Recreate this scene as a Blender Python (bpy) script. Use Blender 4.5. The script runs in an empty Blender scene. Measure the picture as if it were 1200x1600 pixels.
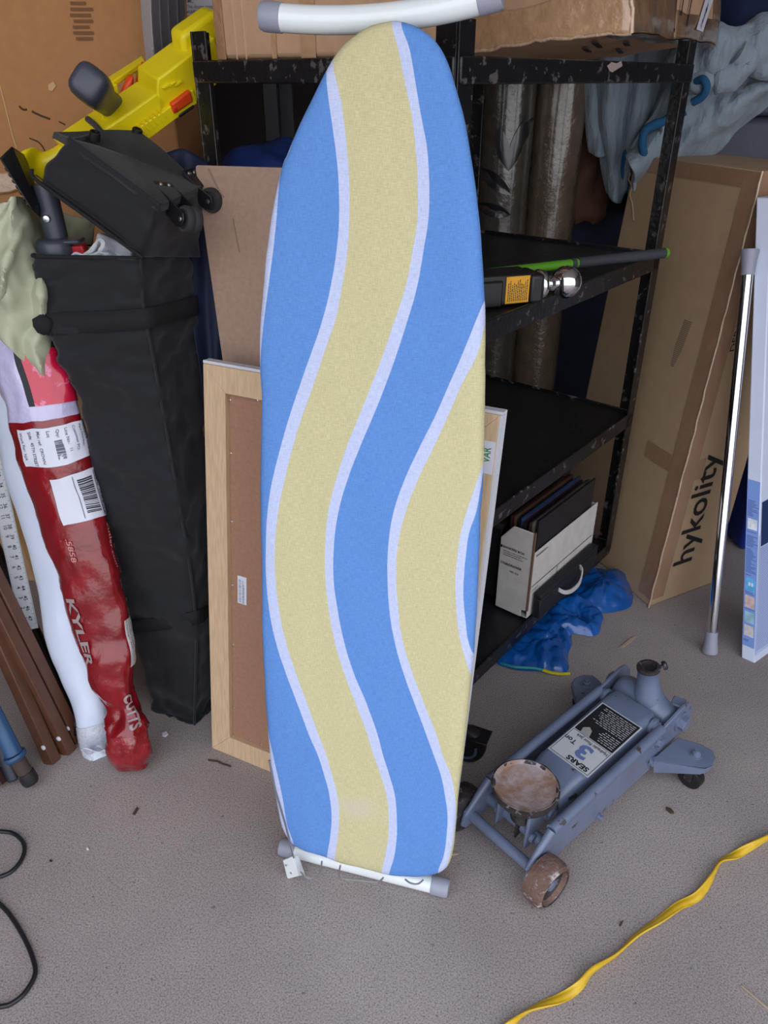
import bpy, bmesh, math, random
from mathutils import Vector, Matrix, noise
random.seed(7)
sc = bpy.context.scene
C = bpy.context.collection
PI = math.pi
V3 = Vector

# ------------------------------------------------------------------ camera
F, TH, H = 1200.0, math.radians(29.4), 1.40
cd = bpy.data.cameras.new('camera'); cam = bpy.data.objects.new('camera', cd); C.objects.link(cam)
cam.location = (0, 0, H); cam.rotation_euler = (PI/2-TH, 0, 0)
cd.sensor_fit = 'VERTICAL'; cd.sensor_height = 24; cd.lens = F/1600*24; cd.clip_start = .02
sc.camera = cam

# ------------------------------------------------------------------ light
wd = bpy.data.worlds.new('overcast'); sc.world = wd; wd.use_nodes = True
wn = wd.node_tree.nodes; wl = wd.node_tree.links
bg = wn['Background']
tc = wn.new('ShaderNodeTexCoord'); sx = wn.new('ShaderNodeSeparateXYZ'); rp = wn.new('ShaderNodeValToRGB')
wl.new(tc.outputs['Generated'], sx.inputs[0]); wl.new(sx.outputs['Z'], rp.inputs[0]); wl.new(rp.outputs[0], bg.inputs[0])
rp.color_ramp.elements[0].position = 0.0; rp.color_ramp.elements[0].color = (.86, .87, .90, 1)
rp.color_ramp.elements[1].position = .7; rp.color_ramp.elements[1].color = (.86, .93, 1.08, 1)
bg.inputs[1].default_value = 1.25
sc.view_settings.view_transform = 'Standard'; sc.view_settings.look = 'None'
sc.view_settings.gamma = 1; sc.view_settings.use_curve_mapping = False
sc.view_settings.exposure = .94
sc.cycles.max_bounces = 8

# ------------------------------------------------------------------ helpers
cT, sT = math.cos(TH), math.sin(TH)
def ray(px, py):
    a = (px-600)/F; b = (800-py)/F
    return V3((a, cT+b*sT, -sT+b*cT))
def at(px, py, Y):
    r = ray(px, py); return V3((0, 0, H)) + r*(Y/r.y)
def gr(px, py, z=0.0):
    r = ray(px, py); return V3((0, 0, H)) + r*((z-H)/r.z)
def onplane(px, py, O, n):
    r = ray(px, py); t = (O-V3((0, 0, H))).dot(n)/r.dot(n); return V3((0, 0, H))+r*t
def frame(O, x, y):
    x = x.normalized(); y = (y-x*x.dot(y)).normalized(); z = x.cross(y)
    M = Matrix((x, y, z)).transposed().to_4x4(); M.translation = O; return M
def frameY(O, x, y):      # y kept exactly
    y = y.normalized(); x = (x-y*x.dot(y)).normalized(); z = x.cross(y)
    M = Matrix((x, y, z)).transposed().to_4x4(); M.translation = O; return M
def lin(c):
    def f(v):
        v /= 255.0
        return v/12.92 if v <= .04045 else ((v+.055)/1.055)**2.4
    return (f(c[0]), f(c[1]), f(c[2]), 1)

MATS = {}
def mat(name, col, rough=.6, metal=0, var=0, vscale=15, col2=None, thr=.6, bump=0, bscale=60, coat=0, spec=.5,
        aniso=None, sheen=0, trans=0, soft=.05, alpha=1, det=6):
    if name in MATS: return MATS[name]
    m = bpy.data.materials.new(name); m.use_nodes = True; MATS[name] = m
    N = m.node_tree.nodes; L = m.node_tree.links; b = N['Principled BSDF']
    b.inputs['Base Color'].default_value = lin(col); b.inputs['Roughness'].default_value = rough
    b.inputs['Metallic'].default_value = metal; b.inputs['Specular IOR Level'].default_value = spec
    b.inputs['Coat Weight'].default_value = coat; b.inputs['Coat Roughness'].default_value = .12
    b.inputs['Sheen Weight'].default_value = sheen
    b.inputs['Transmission Weight'].default_value = trans
    b.inputs['Alpha'].default_value = alpha
    t = N.new('ShaderNodeTexCoord'); src = t.outputs['Object']
    if aniso:
        mp = N.new('ShaderNodeMapping'); mp.inputs['Scale'].default_value = aniso
        L.new(src, mp.inputs[0]); src = mp.outputs[0]
    colsock = None
    if var:
        n = N.new('ShaderNodeTexNoise'); n.inputs['Scale'].default_value = vscale; n.inputs['Detail'].default_value = det
        L.new(src, n.inputs[0])
        r = N.new('ShaderNodeMapRange'); r.inputs[1].default_value = .3; r.inputs[2].default_value = .7
        r.inputs[3].default_value = 1-var; r.inputs[4].default_value = 1+var*.6; L.new(n.outputs[0], r.inputs[0])
        mx = N.new('ShaderNodeVectorMath'); mx.operation = 'SCALE'; mx.inputs[0].default_value = lin(col)[:3]
        L.new(r.outputs[0], mx.inputs[3]); colsock = mx.outputs[0]
    if col2:
        n = N.new('ShaderNodeTexNoise'); n.inputs['Scale'].default_value = vscale*1.7; n.inputs['Detail'].default_value = 8
        n.inputs['Roughness'].default_value = .65
        L.new(src, n.inputs[0])
        r = N.new('ShaderNodeMapRange'); r.inputs[1].default_value = thr; r.inputs[2].default_value = thr+soft; L.new(n.outputs[0], r.inputs[0])
        mx = N.new('ShaderNodeMix'); mx.data_type = 'RGBA'; L.new(r.outputs[0], mx.inputs[0])
        if colsock: L.new(colsock, mx.inputs[6])
        else: mx.inputs[6].default_value = lin(col)
        mx.inputs[7].default_value = lin(col2); colsock = mx.outputs[2]
    if colsock: L.new(colsock, b.inputs['Base Color'])
    if bump:
        n = N.new('ShaderNodeTexNoise'); n.inputs['Scale'].default_value = bscale; n.inputs['Detail'].default_value = 5
        L.new(src, n.inputs[0])
        bp = N.new('ShaderNodeBump'); bp.inputs['Strength'].default_value = min(bump, 1); bp.inputs['Distance'].default_value = .004
        L.new(n.outputs[0], bp.inputs['Height']); L.new(bp.outputs[0], b.inputs['Normal'])
    return m

class MB:
    def __init__(s): s.v = []; s.f = []; s.mi = []
    def add(s, vs, fs, mi=0):
        o = len(s.v); s.v += [V3(p) for p in vs]; s.f += [tuple(i+o for i in f) for f in fs]; s.mi += [mi]*len(fs); return s
    def hexa(s, b, t, mi=0):   # b: 4 bottom ccw, t: 4 top
        return s.add(list(b)+list(t), [(3, 2, 1, 0), (4, 5, 6, 7), (0, 1, 5, 4), (1, 2, 6, 5), (2, 3, 7, 6), (3, 0, 4, 7)], mi)
    def box(s, M, lo, hi, mi=0):
        x0, y0, z0 = lo; x1, y1, z1 = hi
        b = [M@V3(p) for p in ((x0, y0, z0), (x1, y0, z0), (x1, y1, z0), (x0, y1, z0))]
        t = [M@V3(p) for p in ((x0, y0, z1), (x1, y0, z1), (x1, y1, z1), (x0, y1, z1))]
        return s.hexa(b, t, mi)
    def prism(s, pts, ext, mi=0):
        n = len(pts); p = [V3(q) for q in pts]; e = V3(ext)
        return s.add(p+[q+e for q in p], [tuple(range(n))[::-1], tuple(range(n, 2*n))]+[(i, (i+1) % n, n+(i+1) % n, n+i) for i in range(n)], mi)
    def tube(s, pts, r, seg=12, mi=0, caps=True, squash=None):
        pts = [V3(p) for p in pts]; n = len(pts); up = None; vs = []
        if not hasattr(r, '__len__'): r = [r]*n
        for i, p in enumerate(pts):
            t = (pts[min(i+1, n-1)]-pts[max(i-1, 0)]).normalized()
            if up is None:
                up = V3((0, 0, 1)) if abs(t.z) < .9 else V3((0, 1, 0))
            x = (up-t*up.dot(t)).normalized(); up = x; y = t.cross(x)
            for k in range(seg):
                a = 2*PI*k/seg; vs.append(p+(x*math.cos(a)+y*math.sin(a))*r[i])
        fs = [(i*seg+k, i*seg+(k+1) % seg, (i+1)*seg+(k+1) % seg, (i+1)*seg+k) for i in range(n-1) for k in range(seg)]
        if caps: fs += [tuple(range(seg))[::-1], tuple(range((n-1)*seg, n*seg))]
        return s.add(vs, fs, mi)
    def lathe(s, prof, M, seg=32, mi=0):   # prof (r,z)
        vs = []; n = len(prof)
        for r, z in prof:
            for k in range(seg):
                a = 2*PI*k/seg; vs.append(M@V3((r*math.cos(a), r*math.sin(a), z)))
        fs = [(i*seg+k, i*seg+(k+1) % seg, (i+1)*seg+(k+1) % seg, (i+1)*seg+k) for i in range(n-1) for k in range(seg)]
        fs += [tuple(range(seg))[::-1], tuple(range((n-1)*seg, n*seg))]
        return s.add(vs, fs, mi)
    def loft(s, loops, caps=(1, 1), mi=0):
        n = len(loops[0]); vs = [p for l in loops for p in l]
        fs = [(i*n+k, i*n+(k+1) % n, (i+1)*n+(k+1) % n, (i+1)*n+k) for i in range(len(loops)-1) for k in range(n)]
        if caps[0]: fs.append(tuple(range(n))[::-1])
        if caps[1]: fs.append(tuple(range((len(loops)-1)*n, len(loops)*n)))
        return s.add(vs, fs, mi)
    def grid(s, fn, nu, nv, mi=0):
        vs = [fn(i/nu, j/nv) for j in range(nv+1) for i in range(nu+1)]
        fs = [(j*(nu+1)+i, j*(nu+1)+i+1, (j+1)*(nu+1)+i+1, (j+1)*(nu+1)+i) for j in range(nv) for i in range(nu)]
        return s.add(vs, fs, mi)

WM = {}
def tag(o, label=None, cat=None, group=None, kind=None):
    if label: o['label'] = label
    if cat: o['category'] = cat
    if group: o['group'] = group
    if kind: o['kind'] = kind
    return o
def thing(name, label, cat, M, group=None):
    if not isinstance(M, Matrix): M = Matrix.Translation(V3(M))
    o = bpy.data.objects.new(name, None); o.empty_display_size = .05; C.objects.link(o); o.matrix_world = M; WM[o.name] = M.copy()
    return tag(o, label, cat, group)
def obj(name, mb, m, parent=None, M=None, smooth=35, bevel=0, bseg=2, sub=0, solid=0, wr=None, off=0, label=None):
    if parent: M = WM[parent.name]
    elif M is None: M = Matrix.Identity(4)
    elif not isinstance(M, Matrix): M = Matrix.Translation(V3(M))
    I = M.inverted()
    me = bpy.data.meshes.new(name); me.from_pydata([I@v for v in mb.v], [], mb.f)
    for mm in (m if isinstance(m, (list, tuple)) else [m]): me.materials.append(mm)
    me.polygons.foreach_set('material_index', mb.mi)
    bm = bmesh.new(); bm.from_mesh(me); bmesh.ops.recalc_face_normals(bm, faces=bm.faces)
    if wr:
        for amp, scl, seed in wr:
            bm.normal_update()
            sv = V3(scl) if hasattr(scl, '__len__') else V3((scl,)*3)
            mv = [(v, v.normal*noise.noise(V3((v.co.x*sv.x+seed, v.co.y*sv.y, v.co.z*sv.z)))*amp) for v in bm.verts]
            for v, d in mv: v.co += d
    bm.to_mesh(me); bm.free()
    me.polygons.foreach_set('use_smooth', [True]*len(me.polygons)); me.set_sharp_from_angle(angle=math.radians(smooth))
    o = bpy.data.objects.new(name, me); C.objects.link(o)
    if parent: o.parent = parent
    else: o.matrix_world = M
    WM[o.name] = M.copy()
    if bevel:
        b = o.modifiers.new('bevel', 'BEVEL'); b.width = bevel; b.segments = bseg; b.limit_method = 'ANGLE'; b.angle_limit = math.radians(40)
    if solid:
        b = o.modifiers.new('solid', 'SOLIDIFY'); b.thickness = solid; b.offset = off
    if sub:
        b = o.modifiers.new('sub', 'SUBSURF'); b.levels = sub; b.render_levels = sub
    if label: o['label'] = label
    return o
def struct(name, mb, m, **k):
    o = obj(name, mb, m, **k); o['kind'] = 'structure'; return o
def I4(): return Matrix.Identity(4)
def catmull(P, n):
    P = [V3(p) if len(p) > 2 else V3((p[0], p[1], 0)) for p in P]; out = []
    m = len(P)
    for k in range(n+1):
        t = k/n*(m-1); i = min(int(t), m-2); u = t-i
        a, b, c, d = P[max(i-1, 0)], P[i], P[i+1], P[min(i+2, m-1)]
        out.append(.5*((2*b)+(c-a)*u+(2*a-5*b+4*c-d)*u*u+(3*b-a-3*c+d)*u**3))
    return out
def closed_catmull(P, n):
    P = [V3(p) if len(p) > 2 else V3((p[0], p[1], 0)) for p in P]; out = []; m = len(P)
    for k in range(n):
        t = k/n*m; i = int(t); u = t-i
        a, b, c, d = P[(i-1) % m], P[i % m], P[(i+1) % m], P[(i+2) % m]
        out.append(.5*((2*b)+(c-a)*u+(2*a-5*b+4*c-d)*u*u+(3*b-a-3*c+d)*u**3))
    return out
def rq(c4, r=.2, n=9):
    out = []
    for i in range(4):
        p, c, q = V3(c4[i-1]), V3(c4[i]), V3(c4[(i+1) % 4])
        a = c.lerp(p, r); b = c.lerp(q, r)
        for k in range(5):
            t = k/4; out.append(a*(1-t)**2+c*2*t*(1-t)+b*t*t)
        e = q.lerp(c, r)
        for k in range(1, n): out.append(b.lerp(e, k/n))
    return out
def iloops(loops, n):
    k = len(loops[0]); cols = [catmull([l[i] for l in loops], n) for i in range(k)]
    return [[cols[i][j] for i in range(k)] for j in range(n+1)]
def circle(c, x, y, rx, ry, n=24):
    return [c+x*(rx*math.cos(2*PI*k/n))+y*(ry*math.sin(2*PI*k/n)) for k in range(n)]
def text_mesh(s, size, bold=0, align='LEFT', extr=0):
    cu = bpy.data.curves.new('t', 'FONT'); cu.body = s; cu.size = size; cu.align_x = align; cu.align_y = 'CENTER'; cu.offset = bold*size; cu.resolution_u = 3
    o = bpy.data.objects.new('t', cu); C.objects.link(o)
    dg = bpy.context.evaluated_depsgraph_get(); me = o.evaluated_get(dg).to_mesh()
    vs = [v.co.copy() for v in me.vertices]; fs = [tuple(p.vertices) for p in me.polygons]
    bpy.data.objects.remove(o); bpy.data.curves.remove(cu); return vs, fs
def text_on(mb, s, T, size, bold=0, align='LEFT', sx=1, mi=0):   # T maps local xy to world
    vs, fs = text_mesh(s, size, bold, align)
    mb.add([T@V3((v.x*sx, v.y, 0)) for v in vs], fs, mi)
def quadframe(O, x, y, lift=.0008):
    M = frame(O, x, y); M.translation = O+M.to_3x3()@V3((0, 0, lift)); return M
def rect(mb, T, x0, y0, x1, y1, z=0, mi=0):
    mb.add([T@V3(p) for p in ((x0, y0, z), (x1, y0, z), (x1, y1, z), (x0, y1, z))], [(0, 1, 2, 3)], mi)
def print_lines(mb, T, x0, y0, x1, y1, rows, fill=.5, wl=.01, mi=0, rag=.3, rnd=random):
    dy = (y1-y0)/rows
    for r in range(rows):
        x = x0; end = x1-(x1-x0)*rnd.random()*rag; y = y0+(r+.5)*dy
        while x < end:
            w = wl*rnd.uniform(.4, 1.3); rect(mb, T, x, y-dy*fill/2, min(x+w, end), y+dy*fill/2, 0, mi); x += w+wl*.25
def barcode(mb, T, x0, y0, x1, y1, n=28, mi=0, rnd=random):
    x = x0; step = (x1-x0)/n
    while x < x1:
        w = step*rnd.choice((.25, .5, .8)); rect(mb, T, x, y0, x+w, y1, 0, mi); x += step*rnd.uniform(.7, 1.3)

# ------------------------------------------------------------------ materials
CARD = dict(rough=.8, var=.07, vscale=40, bump=.12, bscale=180)
m_card_orange = mat('cardboard_orange', (176, 124, 76), col2=(140, 95, 58), thr=.66, soft=.08, **CARD)
m_card = mat('cardboard', (176, 140, 108), **CARD)
m_card_tan = mat('cardboard_tan', (190, 152, 120), **CARD)
m_card_hyk = mat('cardboard_smooth', (178, 150, 118), rough=.7, var=.05, vscale=25)
m_tape = mat('packing_tape', (186, 148, 112), rough=.2, var=.14, vscale=30, bump=1, bscale=48, coat=.9)
m_tape_dark = mat('brown_tape', (140, 108, 78), rough=.2, var=.2, vscale=25, bump=.6, bscale=50, coat=.7)
m_black = mat('black_paint_worn', (20, 19, 22), rough=.34, var=.3, vscale=20, col2=(84, 78, 78), thr=.575, soft=.03, bump=.3, bscale=90)
m_shelf = mat('black_shelf_sheet', (24, 23, 25), rough=.5, var=.4, vscale=12, col2=(58, 44, 40), thr=.6, soft=.12, bump=.3, bscale=60)
m_bag = mat('black_polyester', (16, 17, 24), rough=.7, spec=.35, var=.12, vscale=8, bump=.25, bscale=900, sheen=.15)
m_web = mat('black_webbing', (17, 17, 20), rough=.8, bump=.6, bscale=500)
m_plastic_black = mat('black_plastic', (22, 22, 24), rough=.4)
m_yellow = mat('yellow_toy_plastic', (246, 222, 20), rough=.34, coat=.1)
m_orange = mat('orange_toy_plastic', (232, 76, 22), rough=.4)
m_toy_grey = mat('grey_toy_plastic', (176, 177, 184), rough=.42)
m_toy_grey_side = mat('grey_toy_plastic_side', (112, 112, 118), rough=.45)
m_toy_dark = mat('charcoal_toy_plastic', (62, 66, 78), rough=.4)
m_grey_plastic = mat('grey_end_cap_plastic', (146, 148, 162), rough=.42)
m_white_paint = mat('white_enamel', (225, 230, 230), rough=.2, coat=.4, var=.02)
m_metal = mat('zinc_metal', (200, 202, 208), rough=.28, metal=1)
m_chrome = mat('chrome', (225, 225, 228), rough=.07, metal=1)
m_jack = mat('grey_blue_jack_paint', (104, 114, 138), rough=.34, var=.12, vscale=18, col2=(66, 58, 58), thr=.635, soft=.02, bump=.2, bscale=50, coat=.15)
m_rust = mat('rusty_iron', (112, 86, 76), rough=.8, var=.3, vscale=30, col2=(178, 170, 170), thr=.56, soft=.12, bump=.8, bscale=120)
m_rust_dark = mat('dark_worn_and_shaded_iron', (48, 42, 42), rough=.6, var=.4, vscale=40, col2=(120, 118, 125), thr=.58, soft=.08, bump=.8, bscale=90)
m_fibre = mat('hardboard', (166, 136, 118), rough=.85, var=.1, vscale=90, bump=.25, bscale=400)
m_fibre_dark = mat('hardboard_dark', (158, 118, 94), rough=.88, var=.1, vscale=110, bump=.3, bscale=420)
m_wood = mat('pine_wood', (206, 176, 140), rough=.6, var=.16, vscale=30, aniso=(8, .8, 8))
m_canvas = mat('white_canvas', (205, 205, 212), rough=.8)
m_label = mat('white_label_paper', (214, 216, 228), rough=.5, var=.03)
m_ink = mat('black_ink', (28, 28, 34), rough=.6)
m_ink_grey = mat('grey_ink', (92, 94, 108), rough=.6)
m_green_ink = mat('green_ink', (42, 128, 50), rough=.6)
m_red_wrap = mat('red_poly_wrap', (132, 14, 24), rough=.2, var=.25, vscale=18, bump=.9, bscale=30, coat=.5)
m_white_wrap = mat('white_poly_wrap', (212, 220, 238), rough=.32, var=.04, vscale=10, bump=.5, bscale=22, coat=.2)
m_silver_print = mat('silver_print', (158, 142, 142), rough=.3, var=.1)
m_sage = mat('sage_canvas_cloth', (180, 183, 156), rough=.85, var=.05, vscale=8, bump=.25, bscale=700)
m_brown = mat('brown_painted_steel', (92, 58, 42), rough=.42, var=.2, vscale=25, bump=.15, bscale=60)
m_blue_tarp = mat('blue_nylon', (16, 50, 122), rough=.5, var=.25, vscale=9, bump=.4, bscale=40)
m_blue_bag = mat('blue_translucent_plastic', (22, 98, 184), rough=.18, var=.2, vscale=14, bump=.6, bscale=35, coat=.6, trans=.25)
m_blanket = mat('grey_blue_quilted_fabric', (134, 148, 160), rough=.95, var=.12, vscale=14, sheen=.2)
m_blanket_edge = mat('teal_blue_binding', (24, 84, 126), rough=.85, var=.15)
m_dark_cloth = mat('dark_navy_cloth', (38, 42, 62), rough=.9, var=.2, bump=.5, bscale=30)
m_green = mat('green_pole_paint', (88, 150, 32), rough=.35)
m_dark_grey = mat('charcoal_rubber', (52, 55, 60), rough=.7)
m_cable = mat('black_cable_rubber', (24, 25, 30), rough=.4)
m_strap = mat('yellow_flat_cord', (214, 172, 34), rough=.45, var=.12, vscale=60)
m_bluebin = mat('blue_bin_plastic', (14, 44, 138), rough=.4)
m_darkbin = mat('dark_grey_bin_plastic', (66, 70, 84), rough=.55, var=.12)
m_boxwhite = mat('white_carton', (205, 212, 232), rough=.4, coat=.15, var=.03)
m_boxblue = mat('blue_printed_carton', (120, 150, 214), rough=.4, coat=.15, var=.03)
m_filewhite = mat('off_white_file_board', (196, 190, 184), rough=.75, var=.1, vscale=30, col2=(150, 138, 128), thr=.66, soft=.2)
m_caseblack = mat('black_case_leatherette', (20, 21, 26), rough=.6, var=.3, bump=.4, bscale=200)
m_wall = mat('garage_wall_board', (96, 90, 86), rough=.9, var=.1, vscale=4)
m_ceil = mat('ceiling_board', (196, 192, 186), rough=.9, var=.05, vscale=4)

# quilting bump for the blankets
def quilt(m):
    N = m.node_tree.nodes; L = m.node_tree.links; b = N['Principled BSDF']
    t = N.new('ShaderNodeTexCoord'); n = N.new('ShaderNodeTexNoise'); n.inputs['Scale'].default_value = 45; n.inputs['Detail'].default_value = 4
    mp = N.new('ShaderNodeMapping'); mp.inputs['Scale'].default_value = (1, 1, .35); mp.inputs['Rotation'].default_value = (0, .5, 0)
    w = N.new('ShaderNodeTexWave'); w.inputs['Scale'].default_value = 8; w.inputs['Distortion'].default_value = 3
    L.new(t.outputs['Object'], w.inputs[0])
    L.new(t.outputs['Object'], mp.inputs[0]); L.new(mp.outputs[0], n.inputs[0])
    ad = N.new('ShaderNodeMath'); ad.operation = 'MULTIPLY_ADD'; L.new(w.outputs['Fac'], ad.inputs[0]); ad.inputs[1].default_value = .35; L.new(n.outputs[0], ad.inputs[2])
    bp = N.new('ShaderNodeBump'); bp.inputs['Strength'].default_value = .9; bp.inputs['Distance'].default_value = .012
    L.new(ad.outputs[0], bp.inputs['Height']); L.new(bp.outputs[0], b.inputs['Normal'])
quilt(m_blanket)

# concrete
def concrete():
    m = bpy.data.materials.new('concrete'); m.use_nodes = True; N = m.node_tree.nodes; L = m.node_tree.links; b = N['Principled BSDF']
    t = N.new('ShaderNodeTexCoord')
    def nz(s, d=8, ro=.6, vec=None):
        n = N.new('ShaderNodeTexNoise'); n.inputs['Scale'].default_value = s; n.inputs['Detail'].default_value = d; n.inputs['Roughness'].default_value = ro
        L.new(vec or t.outputs['Object'], n.inputs[0]); return n.outputs[0]
    def ramp(sock, stops):
        r = N.new('ShaderNodeValToRGB'); L.new(sock, r.inputs[0]); e = r.color_ramp.elements
        e[0].position, e[0].color = stops[0][0], stops[0][1]; e[1].position, e[1].color = stops[-1][0], stops[-1][1]
        for p, c in stops[1:-1]: x = e.new(p); x.color = c
        return r.outputs[0]
    def mixc(f, a, bb, mode='MIX'):
        x = N.new('ShaderNodeMix'); x.data_type = 'RGBA'; x.blend_type = mode
        if isinstance(f, float): x.inputs[0].default_value = f
        else: L.new(f, x.inputs[0])
        for s, i in ((a, 6), (bb, 7)):
            if isinstance(s, tuple): x.inputs[i].default_value = s
            else: L.new(s, x.inputs[i])
        return x.outputs[2]
    base = ramp(nz(2.2, 6), [(.3, lin((142, 132, 129))), (.55, lin((157, 146, 142))), (.75, lin((166, 154, 147)))])
    grit = ramp(nz(330, 3, .75), [(.36, (.38, .37, .38, 1)), (.5, (1, 1, 1, 1)), (.66, (1.35, 1.33, 1.32, 1))])
    c = mixc(.85, base, grit, 'MULTIPLY')
    sp = ramp(nz(95, 2, .5), [(.26, (.35, .33, .33, 1)), (.31, (1, 1, 1, 1))])
    c = mixc(.7, c, sp, 'MULTIPLY')
    mp = N.new('ShaderNodeMapping'); mp.inputs['Rotation'].default_value = (0, 0, .8); mp.inputs['Scale'].default_value = (3, 60, 1); L.new(t.outputs['Object'], mp.inputs[0])
    sc1 = ramp(nz(3, 5, .6, mp.outputs[0]), [(.66, (0, 0, 0, 1)), (.74, (1, 1, 1, 1))])
    c = mixc(sc1, c, mixc(.25, c, lin((215, 208, 205))))
    L.new(c, b.inputs['Base Color']); b.inputs['Roughness'].default_value = .78
    bp = N.new('ShaderNodeBump'); bp.inputs['Strength'].default_value = .35; bp.inputs['Distance'].default_value = .002
    L.new(nz(220, 4), bp.inputs['Height']); L.new(bp.outputs[0], b.inputs['Normal']); return m
m_floor = concrete()

# ------------------------------------------------------------------ setting
struct('floor', MB().box(I4(), (-6, -6, -.1), (6, 4.2, 0)), m_floor)
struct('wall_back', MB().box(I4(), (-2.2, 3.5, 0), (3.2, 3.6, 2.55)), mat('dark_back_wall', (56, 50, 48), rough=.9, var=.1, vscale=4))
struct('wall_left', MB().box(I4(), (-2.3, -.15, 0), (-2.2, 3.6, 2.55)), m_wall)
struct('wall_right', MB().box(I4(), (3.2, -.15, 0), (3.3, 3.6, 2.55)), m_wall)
struct('ceiling', MB().box(I4(), (-2.3, .05, 2.55), (3.3, 3.6, 2.65)), m_ceil)

# ------------------------------------------------------------------ steel rack
pN, pR, pL = V3((.11, 1.315, 0)), V3((.72, 2.07, 0)), V3((-.365, 1.70, 0))
pB = pR+pL-pN
rx = (pR-pN).normalized(); ry = (pL-pN).normalized(); LX = (pR-pN).length; LY = (pL-pN).length
RM = Matrix((rx, ry, V3((0, 0, 1)))).transposed().to_4x4(); RM.translation = pN     # local x along the open side, y along the front
rack = thing('storage_rack', 'black chipped steel angle-iron rack on casters, standing behind the ironing board', 'rack', RM)
def angle_post(x, y, sx_, sy_, z0=.10, z1=1.478):
    mb = MB(); a, t = .043, .005
    mb.box(RM, (min(x, x+sx_*a), min(y, y+sy_*t), z0), (max(x, x+sx_*a), max(y, y+sy_*t), z1))
    mb.box(RM, (min(x, x+sx_*t), min(y+sy_*t, y+sy_*a), z0), (max(x, x+sx_*t), max(y+sy_*t, y+sy_*a), z1))
    obj('post', mb, m_black, rack, bevel=.0012)
angle_post(0, 0, 1, 1); angle_post(LX, 0, -1, 1); angle_post(0, LY, 1, -1); angle_post(LX, LY, -1, -1)
def rail(x0, y0, x1, y1, z0, z1):
    obj('rail', MB().box(RM, (x0, y0, z0), (x1, y1, z1)), m_black, rack, bevel=.003)
rail(.002, -.004, LX-.002, .004, 1.393, 1.431); rail(-.004, .006, .004, LY-.002, 1.393, 1.431)
rail(.002, LY-.006, LX-.002, LY, 1.393, 1.431); rail(LX-.006, .004, LX, LY-.004, 1.393, 1.431)
for z in (.12, .56, 1.0):
    mb = MB().box(RM, (.006, .006, z-.004), (LX-.006, LY-.006, z))
    sh = obj('shelf', mb, m_shelf, rack)
    for b in ((.004, 0, LX-.004, .006), (.004, LY-.006, LX-.004, LY), (0, .004, .006, LY-.004), (LX-.006, .004, LX, LY-.004)):
        obj('shelf_rim', MB().box(RM, (b[0], b[1], z-.034), (b[2], b[3], z+.009)), m_black, sh, bevel=.002)
for (cx, cy) in ((LX-.06, .06), (.06, LY-.06), (LX-.06, LY-.06)):
    ca = MB().box(RM, (cx-.045, cy-.035, .083), (cx+.045, cy+.035, .088))
    for s in (-1, 1):
        pts = [RM@V3((cx+dx, cy+s*.024, dz)) for dx, dz in ((-.028, .083), (.03, .083), (.016, .032), (-.006, .032))]
        ca.prism(pts, ry*.003*s)
    k = obj('caster', ca, m_plastic_black, rack, bevel=.001)
    A = frame(RM@V3((cx+.005, cy, .041)), rx, V3((0, 0, 1)))
    obj('wheel', MB().lathe([(.012, -.018), (.038, -.018), (.041, -.013), (.041, .013), (.038, .018), (.012, .018)], A), m_plastic_black, k)
    obj('wheel_hub', MB().lathe([(.003, -.0205), (.026, -.0205), (.029, -.017), (.029, .017), (.026, .0205), (.003, .0205)], A), m_dark_grey, k)
wc = gr(727, 1160, .050); axd = V3((-.42, -.9, 0)).normalized(); rol = V3((axd.y, -axd.x, 0)); rol = rol if rol.x > 0 else -rol
ca = MB().box(RM, (.01, .0, .083), (.10, .075, .088))
fo = wc+rol*.035+V3((0, 0, .036))
for s in (-1, 1):
    ca.prism([wc+axd*s*.021+q for q in (rol*-.008+V3((0, 0, -.010)), rol*.010+V3((0, 0, -.008)), rol*.050+V3((0, 0, .036)), rol*.010+V3((0, 0, .036)))], axd*.003*s)
ca.prism([wc+axd*a+rol*b+V3((0, 0, .034)) for a, b in ((-.024, .004), (.024, .004), (.024, .056), (-.024, .056))], V3((0, 0, .004)))
k = obj('caster', ca, m_plastic_black, rack, bevel=.001)
A = frame(wc, rol, V3((0, 0, 1)))
obj('wheel', MB().lathe([(.012, -.017), (.040, -.017), (.047, -.013), (.050, -.006), (.050, .006), (.047, .013), (.040, .017), (.012, .017)], A, 40), m_plastic_black, k)
obj('wheel_hub', MB().lathe([(.0005, -.015), (.024, -.016), (.027, -.0155), (.029, -.0185), (.034, -.0185), (.0355, -.016), (.0355, .016), (.034, .0185), (.029, .0185), (.027, .0155), (.024, .016), (.0005, .015)], A, 40), mat('blue_grey_hub_plastic', (86, 98, 118), rough=.5), k)
# torn white sticker on the open side's top rail
def stk():
    n = -ry; O = RM@V3((0, -.0045, 0))
    q = [onplane(px, py, O, n) for px, py in ((948, 103), (955, 97), (963, 99), (970, 95), (972, 103), (964, 108), (956, 113), (952, 111))]
    obj('torn_sticker', MB().prism(q, n*.0006), mat('torn_sticker_paper', (150, 136, 130), rough=.7), rack, label='torn pale sticker')
stk()

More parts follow.
